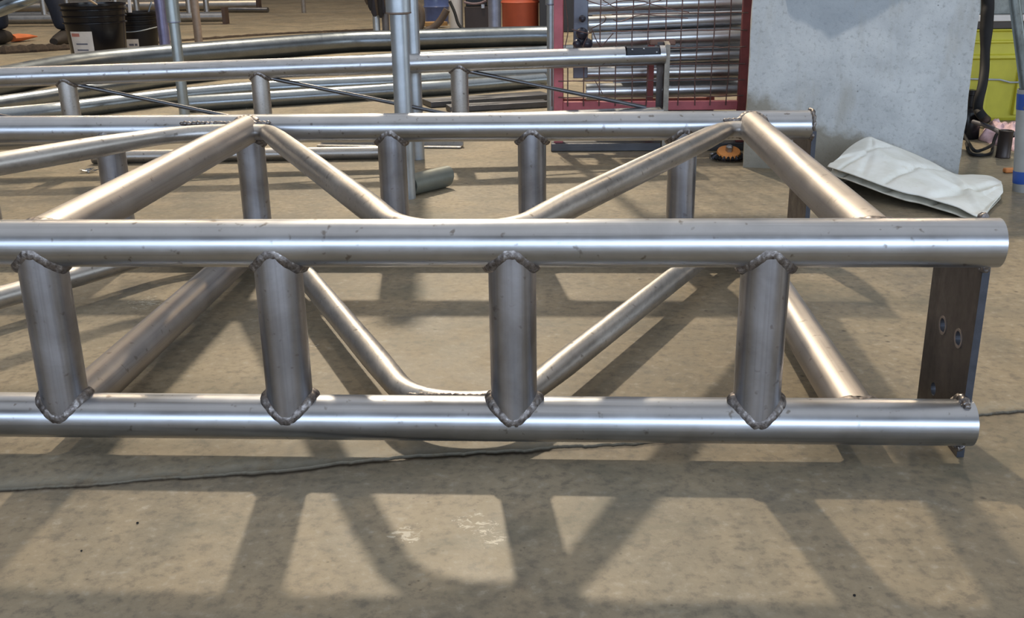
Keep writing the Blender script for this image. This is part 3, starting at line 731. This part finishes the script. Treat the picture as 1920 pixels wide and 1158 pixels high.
def layer(dz, shrink, name, seedv, m_):
    mb = MB(); nv = 44; nu = len(Fp)
    for i in range(nu):
        for j in range(nv):
            t = j/(nv-1); a, b_ = Fp[i], Np[i]; p = a.lerp(b_, t)
            u = i/(nu-1)
            bulge = .008*math.sin(PI*t)*(1-.3*u)
            cr_ = .004*noise.noise(Vector((p.x*16+seedv, p.y*9, 0)))-.011*(max(0, 1-abs(noise.noise(Vector((p.x*6-p.y*7, seedv, 2))))*9))**1.5+.007*max(0, 1-abs((t-.35-.25*u)/.05))+.006*max(0, 1-abs((u-.66-.18*t)/.035))-.005*max(0, 1-abs((u-.34+.15*t)/.03))
            e = min(t, 1-t, u, 1-u)*8; e = min(1, e)
            p = p+Vector((0, 0, bulge+cr_*e+dz))
            ctr = Vector((.83, 1.22, p.z)); p = p+(ctr-p)*shrink*(1+.5*noise.noise(Vector((u*7, t*5, seedv))))
            p.z = max(p.z, ZF+.003)
            mb.v.append(tuple(p))
    for i in range(nu-1):
        for j in range(nv-1):
            a = i*nv+j; mb.f.append((a, a+nv, a+nv+1, a+1))
    o = mb.build(name, m_, sheet, angle=80)
    s_ = o.modifiers.new('thick', 'SOLIDIFY'); s_.thickness = .0022; s_.offset = -1
    return o
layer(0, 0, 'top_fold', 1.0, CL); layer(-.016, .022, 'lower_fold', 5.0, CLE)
# side skirt that closes the bag down to the floor at the back
mb = MB(); n = len(Fp)
for i in range(n):
    p = Fp[i]; mb.v.append(tuple(p+Vector((0, .002, -.003)))); mb.v.append((p.x+.004*noise.noise(Vector((i*.4, 0, 0))), p.y+.012, ZF+.001))
for i in range(n-1): mb.f.append((2*i, 2*i+1, 2*i+3, 2*i+2))
s_ = mb.build('back_fold', CL, sheet, angle=80).modifiers.new('thick', 'SOLIDIFY'); s_.thickness = .002

# ------------------------------------------------------------------ wire wheel brush beside the block
p = gz(1368, 304); wb = thing('wire_brush', (p.x, p.y, ZF), 'round orange wire wheel brush lying at the foot of the cage beside the block', 'brush')
mb = MB(); mb.lathe([(.004, .030), (.029, .027), (.031, .022), (.029, .017), (.005, .015)], (p.x, p.y+.03, ZF), 32, (0, -.35, 1)); mb.build('disc', plain('orange_paint', (.62, .24, .06), .5, 0, .2, 25, .1), wb)
mb = MB(); mb.lathe([(.0095, .026), (.0095, .040), (.006, .043), (.003, .043)], (p.x, p.y+.025, ZF), 6, (0, -.3, 1)); mb.build('nut', ST_X, wb, smooth=False)
for k in range(22):
    a = 2*PI*k/22; c0 = Vector((p.x+.026*math.cos(a), p.y+.03+.026*math.sin(a), ZF+.018)); c1 = Vector((p.x+.042*math.cos(a), p.y+.03+.040*math.sin(a), ZF+.0065))
    mb = MB(); mb.sweep([c0, c0.lerp(c1, .5)+Vector((.001, 0, .002)), c1], [.0022, .0034, .0050], 8); mb.build('wire_knot', RUB if k % 3 else DKF, wb)
p = gz(1336, 297); mb = MB(); mb.lathe([(.009, 0), (.009, .012), (.005, .014), (.0048, .012), (.0048, .001)], (p.x, p.y, ZF), 6)
tag(mb.build('hex_nut', ST_X, smooth=False), 'small shiny steel nut on the floor left of the orange brush', 'nut')

# ------------------------------------------------------------------ right edge: yellow bin, hose, tins, taped post
YEL = plain('yellow_plastic', (.52, .49, .05), .45, 0, .15, 8, .05)
bp = gz(1868, 226); bin_ = thing('yellow_bin', (bp.x+.05, bp.y+.12, ZF), 'yellow ribbed plastic bin behind the concrete block at the right edge', 'bin')
x0, x1 = gz(1800, 228).x, gz(1960, 228).x; yb = bp.y
zt = gy(1870, 56, yb).z
mb = MB(); prof = []
# ribbed front panel: tapering tub made of four walls with ribs
def tub(z, k): return [(x0-.02*k, yb-.02*k), (x1+.02*k, yb-.02*k), (x1+.02*k, yb+.30+.02*k), (x0-.02*k, yb+.30+.02*k)]
zs = [(ZF, 0), (ZF+.01, .3), (gy(1870, 108, yb).z-.004, .9), (gy(1870, 108, yb).z, 1.6), (gy(1870, 102, yb).z, 1.6), (gy(1870, 100, yb).z, 1.0), (gy(1870, 80, yb).z, 1.05), (gy(1870, 79, yb).z, 1.5), (gy(1870, 75, yb).z, 1.5), (gy(1870, 74, yb).z, 1.1), (zt-.004, 1.15), (zt, 1.9), (zt+.004, 1.9), (zt+.004, 1.0), (ZF+.02, 0)]
for z, k in zs: mb.v += [(x, y, z) for x, y in tub(z, k)]
for i in range(len(zs)-1):
    for j in range(4): a = i*4+j; b_ = i*4+(j+1) % 4; mb.f.append((a, b_, b_+4, a+4))
mb.f.append((len(mb.v)-4, len(mb.v)-3, len(mb.v)-2, len(mb.v)-1)); mb.f.append((3, 2, 1, 0))
mb.build('tub', YEL, bin_, smooth=False, bevel=.003)
for xx in (gz(1896, 226).x, gz(1832, 226).x):
    mb = MB(); mb.box((xx-.008, yb-.028, ZF+.02), (xx+.008, yb, gy(1870, 112, yb).z)); mb.build('rib', YEL, bin_, smooth=False, bevel=.003)
# metal strap around the bin
z_ = gy(1870, 147, yb).z
mb = MB(); mb.sweep([Vector((x0-.03, yb-.034, z_+.004)), Vector(((x0+x1)/2-.03, yb-.034, z_)), Vector(((x0+x1)/2, yb-.036, z_-.008)), Vector((x1, yb-.034, z_-.009))], .003, 8); mb.build('strap', GALV, bin_)
# shelf board above bin
sh_ = thing('low_table', (bp.x, bp.y+.15, ZF), 'low table with a pale board top and dark edge, over the yellow bin', 'table')
z0 = gy(1880, 40, yb-.03).z; z1 = gy(1880, 29, yb-.03).z
mb = MB(); mb.box((x0-.06, yb-.03, z0), (x1+.25, yb+.35, z1)); mb.build('board', plain('pale_board', (.60, .58, .56), .6, 0, .1, 10, .1), sh_, smooth=False, bevel=.002)
mb = MB(); mb.box((x0-.06, yb-.028, gy(1880, 54, yb-.03).z), (x1+.25, yb+.34, z0-.0005)); mb.build('apron', plain('dark_brown_apron', (.055, .045, .04), .6, 0, .2, 10, .1), sh_, smooth=False, bevel=.002)
for xx in (x0-.05, x1+.235):
    for yy in (yb-.02, yb+.32):
        mb = MB(); mb.box((xx-.010, yy-.010, ZF), (xx+.010, yy+.010, gy(1880, 54, yb-.03).z)); mb.build('leg', ST_DK, sh_, smooth=False)
mb = MB(); mb.box((x0, yb+.02, z1+.0005), (x1+.2, yb+.3, z1+.12)); tag(mb.build('storage_box', plain('mottled_grey_box', (.22, .24, .23), .7, 0, .35, 25, .2), smooth=False, bevel=.004), 'mottled grey box standing on the low table at the top right edge', 'box')
# thick black hose
hs = spline([gy(1850, -70, 2.02), gy(1852, 0, 2.02), gy(1851, 30, 2.0), gy(1849, 60, 1.98), gy(1847, 100, 1.95), gy(1846, 130, 1.92), gy(1842, 160, 1.88), gy(1836, 185, 1.86), gy(1834, 205, 1.86), gy(1842, 218, 1.87), gz(1850, 224, ZF+.014)], 70)
mb = MB(); mb.sweep(hs, [.0125+.0045*max(0, min(1, (26-i)/6)) for i in range(70)], 18); tag(mb.build('black_hose', RUB), 'thick black hose hanging down beside the concrete block', 'hose')
p = gz(1814, 262); mb = MB(); mb.lathe([(.032, 0), (.034, .004), (.034, .075), (.028, .085), (.012, .09)], (p.x+.006, p.y+.03, ZF), 24); mb.lathe([(.012, .085), (.012, .12), (.016, .122), (.016, .135), (.004, .137)], (p.x+.006, p.y+.03, ZF), 20)
tag(mb.build('black_bottle', BLK), 'black round bottle standing by the right side of the concrete block', 'bottle')
# cables on the floor
for k, (P, lb) in enumerate((([(1812, 268), (1818, 286), (1835, 291), (1858, 287), (1862, 270), (1870, 250), (1885, 246), (1898, 255), (1905, 262)], 'black cable looping over the dark can on the floor at right'),
                             ([(1806, 258), (1815, 274), (1828, 290), (1850, 284), (1862, 276)], 'thin black cable lying tangled beside the concrete block'),
                             ([(1825, 228), (1845, 234), (1866, 243), (1885, 252), (1905, 250)], 'grey hose running across the pink cloth'))):
    Q = []
    for i, (x, y) in enumerate(P):
        q = gz(x, y, ZF+.006)
        if k == 0 and 4 < i < 8: q = gy(x, y, q.y-.12)
        if k == 1: q.z = ZF+.016
        if k == 2: q = gz(x, y, ZF+.055)
        Q.append(q)
    mb = MB(); mb.sweep(spline(Q, 60), .0042 if k < 2 else .006, 10); tag(mb.build('cable', RUB if k < 2 else plain('grey_hose', (.10, .10, .12), .5)), lb, 'cable')
p = gz(1884, 297); mb = MB(); rr = .0175; mb.lathe([(rr, 0), (rr+.001, .002), (rr, .004), (rr, .066), (rr+.001, .068), (rr, .070), (rr-.003, .0705), (rr-.004, .066), (.002, .066)], (p.x, p.y+.014, ZF), 28)
tag(mb.build('dark_can', plain('dark_brown_can', (.035, .025, .022), .4, .3, .2, 20, .05)), 'small dark can standing on the floor in front of the pink cloth', 'can')
# pink cloth heap
mb = MB(); A_ = [gz(1826, 262), gz(1905, 285)]; nu, nv = 34, 24; o0, o1, o2, o3 = gz(1834, 262), gz(1925, 292), gz(1925, 244), gz(1856, 236)
for i in range(nu):
    for j in range(nv):
        u, t = i/(nu-1), j/(nv-1); q = (o0.lerp(o1, u)).lerp(o3.lerp(o2, u), t)
        e = min(1, 7*min(u, 1-u, t, 1-t)); q.z = ZF+.001+e*(.022+.020*noise.noise(Vector((u*5, t*4, 0)))+.012*abs(noise.noise(Vector((u*12, t*9, 3)))))
        q.x += .01*noise.noise(Vector((u*6, t*6, 8))); mb.v.append(tuple(q))
for i in range(nu-1):
    for j in range(nv-1): a = i*nv+j; mb.f.append((a, a+nv, a+nv+1, a+1))
o = mb.build('pink_cloth', plain('pink_fabric', (.60, .42, .46), .85, 0, .3, 30, .3), angle=80); s_ = o.modifiers.new('t', 'SOLIDIFY'); s_.thickness = .002; tag(o, 'crumpled pink cloth on the floor in front of the yellow bin', 'cloth')
p = gz(1882, 324); mb = MB(); mb.bar((p.x, p.y, ZF+.006), (p.x+.03, p.y+.005, ZF+.006), .016, .011); tag(mb.build('orange_clip', plain('orange_plastic', (.60, .22, .06), .5), bevel=.003), 'small orange piece on the floor left of the taped post', 'clip')
# post with tape bands
p = gz(1920, 358); rT = .0235
tp = thing('taped_post', (p.x, p.y, ZF), 'grey round post with two blue tape bands at the right edge', 'post')
base = Vector((p.x, p.y, ZF)); topq = gy(1930, 166, p.y); axq = (topq-base)
mb = MB(); mb.sweep(lin(base, topq, 10), rT, 32, wall=.003); mb.build('post_tube', plain('grey_post', (.34, .34, .33), .55, .2, .15, 15, .1), tp)
BLUE = plain('blue_tape', (.02, .07, .30), .4, 0, .15, 20, .05)
for ya, yb_ in ((345, 322), (206, 176)):
    za = (gy(1910, ya, p.y-.02).z-ZF)/axq.z; zb = (gy(1910, yb_, p.y-.02).z-ZF)/axq.z; L_ = (zb-za)*axq.length
    mb = MB(); mb.lathe([(rT+.0002, 0), (rT+.0007, .0005), (rT+.0007, L_-.0005), (rT+.0002, L_)], base+axq*za, 32, axq.normalized(), cap=False); mb.build('tape_band', BLUE, tp)
a = gy(1924, 172, p.y); b_ = gy(1897, -40, p.y+.10)
mb = MB(); mb.sweep(lin(a-(b_-a)*.15, b_+(b_-a)*.5, 14), .0118, 24, wall=.002)
tag(mb.build('leaning_tube', steel('dull_tube', (.30, .34, .34), .35, 2, False)), 'dull grey tube leaning out of the taped post at the right edge', 'tube')

# ------------------------------------------------------------------ left background: buckets, person, far trusses
def bucket(px, py, r, h, mat, label, taper=.86, tilt=(0, 0)):
    p = gz(px, py); t = thing('bucket', (p.x, p.y, ZF), label, 'bucket', 'black buckets on the left'); k = taper
    def rad(z): return r*(k+(1-k)*z/h)
    mb = MB(); prof = [(rad(0)*.97, 0), (rad(0), .006)]
    zz = [h*.70, h*.80, h*.90]
    for z in zz: prof += [(rad(z)*1.0, z-.004), (rad(z)+.009, z-.002), (rad(z)+.009, z+.003), (rad(z), z+.006)]
    prof += [(rad(h), h-.012), (rad(h)+.008, h-.010), (rad(h)+.008, h), (rad(h)-.003, h), (rad(.01)-.004, .01), (.001, .01)]
    mb.lathe(prof, p, 56); mb.build('body', mat, t)
    return t, p, rad
def label_patch(par, p, rad, z0, z1, a0, a1, m_, off=.0012, name='label'):
    mb = MB(); n = 14
    for i in range(n+1):
        a = a0+(a1-a0)*i/n
        for z in (z0, z1): rr = rad(z)+off; mb.v.append((p.x+rr*math.cos(a), p.y+rr*math.sin(a), ZF+z))
    for i in range(n): mb.f.append((2*i, 2*i+2, 2*i+3, 2*i+1))
    return mb.build(name, m_, par, angle=60)
t, p, rad = bucket(190, 124, .155, .318, BLK, 'large shiny black bucket with a white paper label, left background')
lb = label_patch(t, p, rad, .03, .185, -2.16, -1.30, WHITE)
label_patch(lb, p, rad, .160, .176, -2.10, -1.75, INKR, .002, 'print')
for z in (.12, .09): label_patch(lb, p, rad, z, z+.007, -1.95, -1.50, INK, .002, 'print')
a = gy(203, 23, p.y-.05); b_ = gy(150, -12, p.y-.25); mb = MB(); mb.bar(a+(a-b_)*.4, b_, .012, .006); tag(mb.build('paint_stick', plain('pale_wood', (.62, .50, .36), .6)), 'pale wooden stick leaning in the large black bucket', 'stick')
t, p, rad = bucket(264, 106, .118, .25, plain('black_bucket_matt', (.010, .008, .008), .45, spec=.3), 'smaller matt black bucket full of scrap, right of the large black bucket')
lb = label_patch(t, p, rad, .02, .105, -1.85, -1.19, WHITE)
label_patch(lb, p, rad, .068, .080, -1.70, -1.45, INK, .002, 'print'); label_patch(lb, p, rad, .068, .080, -1.40, -1.27, INK, .002, 'print'); label_patch(lb, p, rad, .050, .056, -1.70, -1.50, INK, .002, 'print')
mb = MB(); n = 40; mb.sweep([(p.x+(rad(.16)+.012)*math.cos(a_), p.y+(rad(.16)+.012)*math.sin(a_), ZF+.165-.02*math.sin((a_+PI)*1.0)**2) for a_ in np.linspace(-PI, 0, n)], .003, 8); mb.build('wire_handle', GALV, t)
mb = MB(); mb.lathe([(rad(.25)*.90, .205), (rad(.25)*.6, .225), (.01, .238)], p, 32); tag(mb.build('rag', plain('grey_rag', (.22, .19, .17), .9, 0, .4, 30, .4)), 'grey rag filling the smaller black bucket', 'rag')
for k in range(3):
    a_ = (2.2, .6, 4.4)[k]; q = Vector((p.x+.07*math.cos(a_), p.y+.07*math.sin(a_), ZF+.235)); e = q+Vector((random.uniform(-.03, .03), random.uniform(-.02, .02), random.uniform(.03, .07)))
    mb = MB(); mb.bar(q, e, .014, .006); tag(mb.build('scrap_piece', (DKF, ST_BG, plain('dull_scrap%d' % k, (.2, .17, .13), .6))[k % 3], smooth=False), ('dark scrap standing up in the smaller black bucket', 'bright scrap strip in the smaller black bucket', 'brown scrap at the front of the smaller black bucket')[k], 'scrap')
a = gy(243, 22, p.y); b_ = gy(240, -30, p.y); mb = MB(); mb.sweep(lin(a-Vector((0, 0, .05)), b_, 4), .010, 16); tag(mb.build('white_rod', plain('white_plastic', (.66, .62, .60), .5)), 'white rod standing in the smaller black bucket', 'rod')

# floor joint packed with dirt, running across the background
mb = MB(); Q = [gz(x, y, ZF+.004) for x, y in ((-60, 101), (8, 99), (135, 91), (250, 84), (345, 76), (480, 66), (600, 60), (700, 56))]
Q = spline(Q, 160)
rs = [(.062 if i < 40 else .045 if i < 75 else .020)*(1+.35*noise.noise(Vector((i*.5, 0, 0)))) for i in range(160)]
mb.sweep([Vector((q.x, q.y, ZF)) for q in Q], rs, 10, shape=lambda i, t: (.7, 1))
tag(mb.build('dirt_ridge', plain('brown_dirt', (.045, .030, .019), .95, 0, .4, 60, .6, dist=.01)), 'dark ragged line of dirt on the floor running behind the bent pipes', 'dirt', kind='stuff')
# orange tool on the floor
a = gz(22, 80); b_ = gz(70, 75); mb = MB(); mb.sweep([a+Vector((0, 0, .03)), a.lerp(b_, .3)+Vector((0, 0, .03)), a.lerp(b_, .7)+Vector((0, 0, .03)), b_+Vector((0, 0, .025))], [.045, .05, .03, .008], 12, shape=lambda i, t: (.55, 1))
tag(mb.build('orange_pad', plain('orange_cloth', (.55, .15, .05), .7)), 'orange pad on the floor between the legs of the person', 'pad')

# far trusses lying across the hall
def far_truss(xe, ye, thick, length, label, plate_h, n=4):
    p = gz(xe, ye); r = thick/2
    t = thing('far_truss', (p.x-length/2, p.y, ZF), label, 'truss', 'trusses lying far back on the left')
    zc = ZF+r+.02
    for dy, z in ((0, zc), (.45, zc), (0, zc+.26), (.45, zc+.26)):
        mb = MB(); mb.sweep(lin((p.x-length, p.y+dy, z), (p.x-(.6 if dy else 0), p.y+dy, z), 6), r, 20, wall=.004); mb.build('chord', ST_BR, t)
    for k in range(n*2):
        X = p.x-.3-k*length/(n*2)
        for dy in (0, .45): mb = MB(); mb.sweep(lin((X, p.y+dy, zc), (X, p.y+dy, zc+.26), 3), r*.6, 16, caps=False); mb.build('post', ST_BR, t)
    for dy in (0,):
        mb = MB(); mb.box((p.x, p.y+dy-.05, ZF), (p.x+.03, p.y+dy+.05, zc+plate_h)); mb.build('end_plate', plain('brown_end_plate', (.10, .065, .05), .7, .3), t, smooth=False)
    return t
far_truss(421, 45, .085, 5.2, 'nearer of two far steel trusses lying behind the buckets, rusty end plate', .08)
far_truss(484, 22, .11, 6.0, 'farther of two far steel trusses lying near the top left edge', .10)
a = gz(425, 24); b_ = gz(503, 24); mb = MB(); mb.sweep(lin((a.x, a.y, ZF+.03), (b_.x, b_.y, ZF+.03), 4), .026, 16); tag(mb.build('far_tube', ST_DK), 'thin tube on the floor beside the ends of the far trusses', 'tube')
# bent pipe end hanging into the top left corner
Q = spline([gy(-60, 36, 3.6), gy(-15, 23, 3.6), (gy(15, 12, 3.6)), gy(40, 2, 3.6), gy(72, -14, 3.65), gy(110, -60, 3.7)], 30)
tb = thing('pipe_on_stand', (Q[0].x, Q[0].y, ZF), 'thick grey pipe slanting through the top left corner, held up on a stand', 'pipe')
mb = MB(); mb.sweep(Q, .030, 28, wall=.003); mb.build('bent_tube', ST_BG, tb)
mb = MB(); mb.sweep(lin((Q[3].x, Q[3].y, ZF), (Q[3].x, Q[3].y, Q[3].z-.02), 4), .02, 16); mb.build('stand_leg', GALV_D, tb)

# person standing with legs apart (only the lower legs are in the picture)
def skin_body(name, pts, edges, rad, mat, parent, sub=2, root=0):
    me = bpy.data.meshes.new(name); me.from_pydata([tuple(p) for p in pts], edges, []); me.update()
    o = link(name, me, mat, parent); sk = o.modifiers.new('skin', 'SKIN')
    lay = me.skin_vertices[0].data if len(me.skin_vertices) else None
    if lay is None:
        bm = bmesh.new(); bm.from_mesh(me); L = bm.verts.layers.skin.verify(); bm.to_mesh(me); bm.free(); lay = me.skin_vertices[0].data
    for i, r in enumerate(rad): lay[i].radius = (r, r) if not hasattr(r, '__len__') else r; lay[i].use_root = (i == root)
    s_ = o.modifiers.new('sub', 'SUBSURF'); s_.levels = sub; s_.render_levels = sub
    sk.use_smooth_shade = True
    return o
fr = gz(120, 84); fl = gz(2, 83); mx, my = (fr.x+fl.x)/2, (fr.y+fl.y)/2
per = thing('person', (mx, my, ZF), 'person in dark blue work clothes standing with legs apart at top left', 'person')
SKN = plain('skin_tone', (.50, .31, .22), .5, 0, .06, 20, .05); NAVY = plain('navy_workwear', (.012, .015, .026), .85, 0, .25, 25, .4); BOOT = plain('dark_boot_leather', (.022, .016, .012), .7, 0, .2, 25, .2)
z = ZF
B = [(mx, my, z+.93), (mx, my, z+1.15), (mx, my-.01, z+1.40), (mx, my, z+1.50), (mx, my-.02, z+1.60), (mx, my-.03, z+1.70)]
body = skin_body('body', B+[(mx-.17, my, z+1.42), (mx-.27, my+.02, z+1.15), (mx-.22, my-.22, z+1.03), (mx+.17, my, z+1.42), (mx+.27, my+.02, z+1.15), (mx+.22, my-.22, z+1.03)],
                 [(0,1),(1,2),(2,3),(3,4),(4,5),(2,6),(6,7),(7,8),(2,9),(9,10),(10,11)], [.12, .12, .13, .055, .085, .08, .055, .042, .03, .055, .042, .03], SKN, per, 2, 0)
skin_body('trousers', [(mx, my, z+.96), (mx-.09, my, z+.86), ((mx+fl.x)/2-.04, my-.03, z+.50), (fl.x, fl.y+.03, z+.26), (fl.x, fl.y+.03, z+.09), (mx+.09, my, z+.86), ((mx+fr.x)/2+.02, my-.03, z+.50), (fr.x-.025, fr.y+.03, z+.26), (fr.x, fr.y+.03, z+.09)],
          [(0,1),(1,2),(2,3),(3,4),(0,5),(5,6),(6,7),(7,8)], [.14, .10, .075, .062, .062, .10, .075, .062, .056], NAVY, per, 2, 0)
skin_body('jacket', [(mx, my, z+.90), (mx, my, z+1.15), (mx, my-.01, z+1.42), (mx-.18, my, z+1.43), (mx-.28, my+.02, z+1.16), (mx-.235, my-.18, z+1.05), (mx+.18, my, z+1.43), (mx+.28, my+.02, z+1.16), (mx+.235, my-.18, z+1.05)],
          [(0,1),(1,2),(2,3),(3,4),(4,5),(2,6),(6,7),(7,8)], [.145, .14, .135, .07, .055, .045, .07, .055, .045], NAVY, per, 2, 0)
mb = MB(); mb.lathe([(.10, .0), (.105, .05), (.09, .10), (.05, .13), (.005, .135)], (mx, my-.02, z+1.64), 24); mb.build('hair', plain('dark_hair', (.03, .02, .015), .8), per)
for f_ in (fl, fr):
    mb = MB(); mb.sweep([f_+Vector((0, .10, .045)), f_+Vector((0, .03, .05)), f_+Vector((.01, -.08, .04)), f_+Vector((.012, -.16, .033))], [.040, .052, .047, .028], 16, shape=lambda i, t: (.95 if i < 2 else .75, 1)); mb.build('boot', BOOT, per)
    for s_ in (1,):
        pass

# ------------------------------------------------------------------ centre-top clutter
# rags / gloves on a twin post
p = gz(716, 66); rg = thing('post_with_rags', (p.x, p.y, ZF), 'twin grey post with dark rags hanging from its top, left of the nearest pole', 'post')
for dx, m_ in ((-.035, GALV), (.032, plain('dark_post', (.14, .13, .13), .5, .4))):
    mb = MB(); mb.sweep(lin((p.x+dx, p.y, ZF), (p.x+dx, p.y, ZF+.42), 4), .026, 16); mb.build('post', m_, rg)
zt_ = gy(716, 30, p.y).z
for k in range(9):
    dx = -.10+.022*k; L = (.0, .05, .09, .13, .12, .14, .11, .09, .07)[k]; z1_ = zt_+.13-L
    mb = MB(); mb.sweep([(p.x+dx*.5+.01, p.y-.02, zt_+.30), (p.x+dx*.9, p.y-.05-.01*(k % 3), zt_+.2), (p.x+dx, p.y-.05, z1_+.03), (p.x+dx, p.y-.05, z1_)], [.03, .032, .026, .012], 10, shape=lambda i, t: (1, .7)); mb.build('rag_strip', plain('dark_rag%d' % k, ((.03, .028, .035), (.07, .05, .035), (.02, .018, .02))[k % 3], .9), rg)
mb = MB(); mb.sweep(spline([(p.x+.09, p.y, ZF+.02), (p.x+.12, p.y, ZF+.12), (p.x+.11, p.y, ZF+.24), (p.x+.07, p.y, ZF+.30)], 20), .007, 8); mb.build('loop', RUB, rg)
# blue drum with clear sides, white canister, dark toolbox, boards, orange drum
def drum(name, xl, xr, yb_, h, mat, label, cat, ribs=True, taper=1):
    a = gz(xl, yb_); b_ = gz(xr, yb_); r = (b_-a).length/2; c_ = (a+b_)/2; c_.y += r*.9; c_.z = ZF
    prof = [(r*taper*.96, 0), (r*taper, .01)]
    if ribs:
        for z_ in (h*.33, h*.66): prof += [(r*(taper+(1-taper)*z_/h), z_-.012), (r*(taper+(1-taper)*z_/h)+.008, z_), (r*(taper+(1-taper)*z_/h), z_+.012)]
    prof += [(r, h-.01), (r+.005, h-.006), (r+.005, h), (r-.01, h), (r-.012, h-.02), (.01, h-.02)]
    mb = MB(); mb.lathe(prof, c_, 40); o = mb.build(name, mat); tag(o, label, cat); return c_, r, o
ORG = plain('orange_red_paint', (.48, .095, .045), .5, 0, .12, 8, .05)
c_, r_, o_ = drum('steel_drum', 941, 1009, 60, .62, ORG, 'orange-red steel drum left of the red cage', 'drum')
drum('blue_drum', 793, 841, 46, .42, plain('blue_plastic', (.09, .13, .30), .3, 0, .25, 8, .05), 'blue plastic tub right behind the slim pale pole', 'tub', taper=.88)
drum('white_canister', 843, 867, 56, .40, plain('white_plastic_can', (.58, .56, .54), .4, 0, .1, 8, .05), 'white canister between the blue tub and the dark toolbox', 'canister', ribs=False)
tb = thing('toolbox', (gz(890, 56).x, gz(890, 56).y, ZF), 'dark steel toolbox with bluish lid left of the bluish pole', 'toolbox')
a, b_ = gz(872, 56), gz(916, 56); mb = MB(); mb.box((a.x, a.y, ZF), (b_.x, a.y+.35, ZF+.17)); mb.build('case', plain('dark_brown_case', (.030, .020, .018), .5), tb, smooth=False, bevel=.006)
mb = MB(); mb.box((a.x-.01, a.y-.01, ZF+.22), (b_.x+.01, a.y+.36, ZF+.30)); mb.build('lid', plain('blue_grey_lid', (.06, .06, .10), .35), tb, smooth=False, bevel=.01)
mb = MB(); mb.box((a.x+.01, a.y+.01, ZF+.17), (b_.x-.01, a.y+.34, ZF+.22)); mb.build('tray', BLK, tb, smooth=False, bevel=.004)
for X in (a.x+.19, a.x+.14): mb = MB(); mb.box((X-.013, a.y-.012, ZF+.155), (X+.013, a.y, ZF+.185)); mb.build('latch', ST_X, tb, smooth=False, bevel=.002)
a, b_ = gz(785, 53), gz(835, 51); mb = MB(); mb.bar(a+Vector((0, 0, .03)), b_+Vector((0, 0, .03)), .12, .03); tag(mb.build('timber_board', plain('yellow_timber', (.34, .20, .08), .7), smooth=False, bevel=.003), 'short yellow timber board in front of the blue tub', 'board')
for k, (P, r0, col, lb) in enumerate((([(778, 4), (788, 20), (790, 40), (786, 56)], .028, (.10, .075, .055), 'thick brown hose hanging beside the slim pale pole'), ([(838, 18), (826, 38), (812, 52), (800, 57)], .026, (.085, .06, .045), 'brown hose curling in front of the blue tub'),
                                       ([(843, 2), (852, 22), (860, 46), (872, 56)], .011, (.02, .02, .02), 'black cable hanging across the white canister'), ([(870, 4), (885, 7), (900, 6), (912, 1)], .008, (.16, .11, .12), 'reddish cable sagging above the dark toolbox'))):
    Q = spline([gy(x, y, gz(820, 60).y-.02-.02*k) for x, y in P], 24); mb = MB(); mb.sweep(Q, r0, 12); tag(mb.build('hose', plain('hose_%d' % k, col, .6)), lb, 'hose')
a, b_ = gz(1011, 62), gz(1037, 62); mb = MB(); mb.box((a.x, a.y+.05, ZF), (b_.x+.28, a.y+.25, ZF+.6)); tag(mb.build('dark_cabinet', plain('near_black_cabinet', (.022, .020, .022), .5), smooth=False, bevel=.005), 'nearly black cabinet between the orange-red drum and the cage', 'cabinet')
# chain beside the bluish pole
p = gz(934, 62)
ch_ = thing('chain', (p.x, p.y-.03, ZF), 'thin chain hanging beside the bluish pole', 'chain')
for k in range(11):
    z_ = ZF+.16+k*.035; m_ = MB(); m_.sweep([(p.x+.012*math.cos(t_)*(1 if k % 2 else .3), p.y-.03+.012*math.cos(t_)*(.3 if k % 2 else 1), z_+.022*math.sin(t_)) for t_ in np.linspace(0, 2*PI, 12, endpoint=False)], .004, 6, closed=True); m_.build('link', GALV, ch_)
# shiny grinding scraps on the floor, too small to pick apart
p = gz(178, 322); mb = MB()
for k in range(9):
    q = p+Vector((random.uniform(-.03, .03), random.uniform(-.012, .012), 0)); s_ = random.uniform(.004, .011); vs = [q+Vector((random.uniform(-s_, s_)*1.6, random.uniform(-s_, s_), random.uniform(.001, s_))) for _ in range(5)]
    mb.add(vs, [(0, 1, 2), (0, 2, 3), (0, 3, 4), (1, 3, 2), (1, 4, 3)])
tag(mb.build('metal_scraps', ST_X, smooth=False), 'shiny metal scraps on the floor left of a rear truss post', 'scrap', kind='stuff')
for k, (x, y, s_, lb) in enumerate(((258, 981, .0013, 'small dark crumb on the lit floor, front left'), (153, 1033, .0010, 'reddish dark crumb on the front floor, lowest on the left'), (1602, 1117, .0013, 'small dark crumb on the floor near the lower right corner'))):
    p = gz(x, y); mb = MB(); mb.lathe([(s_*.5, 0), (s_, s_*.5), (s_*.8, s_*1.1), (s_*.2, s_*1.4)], p, 7); tag(mb.build('pebble', RUB, smooth=False), lb, 'crumb')
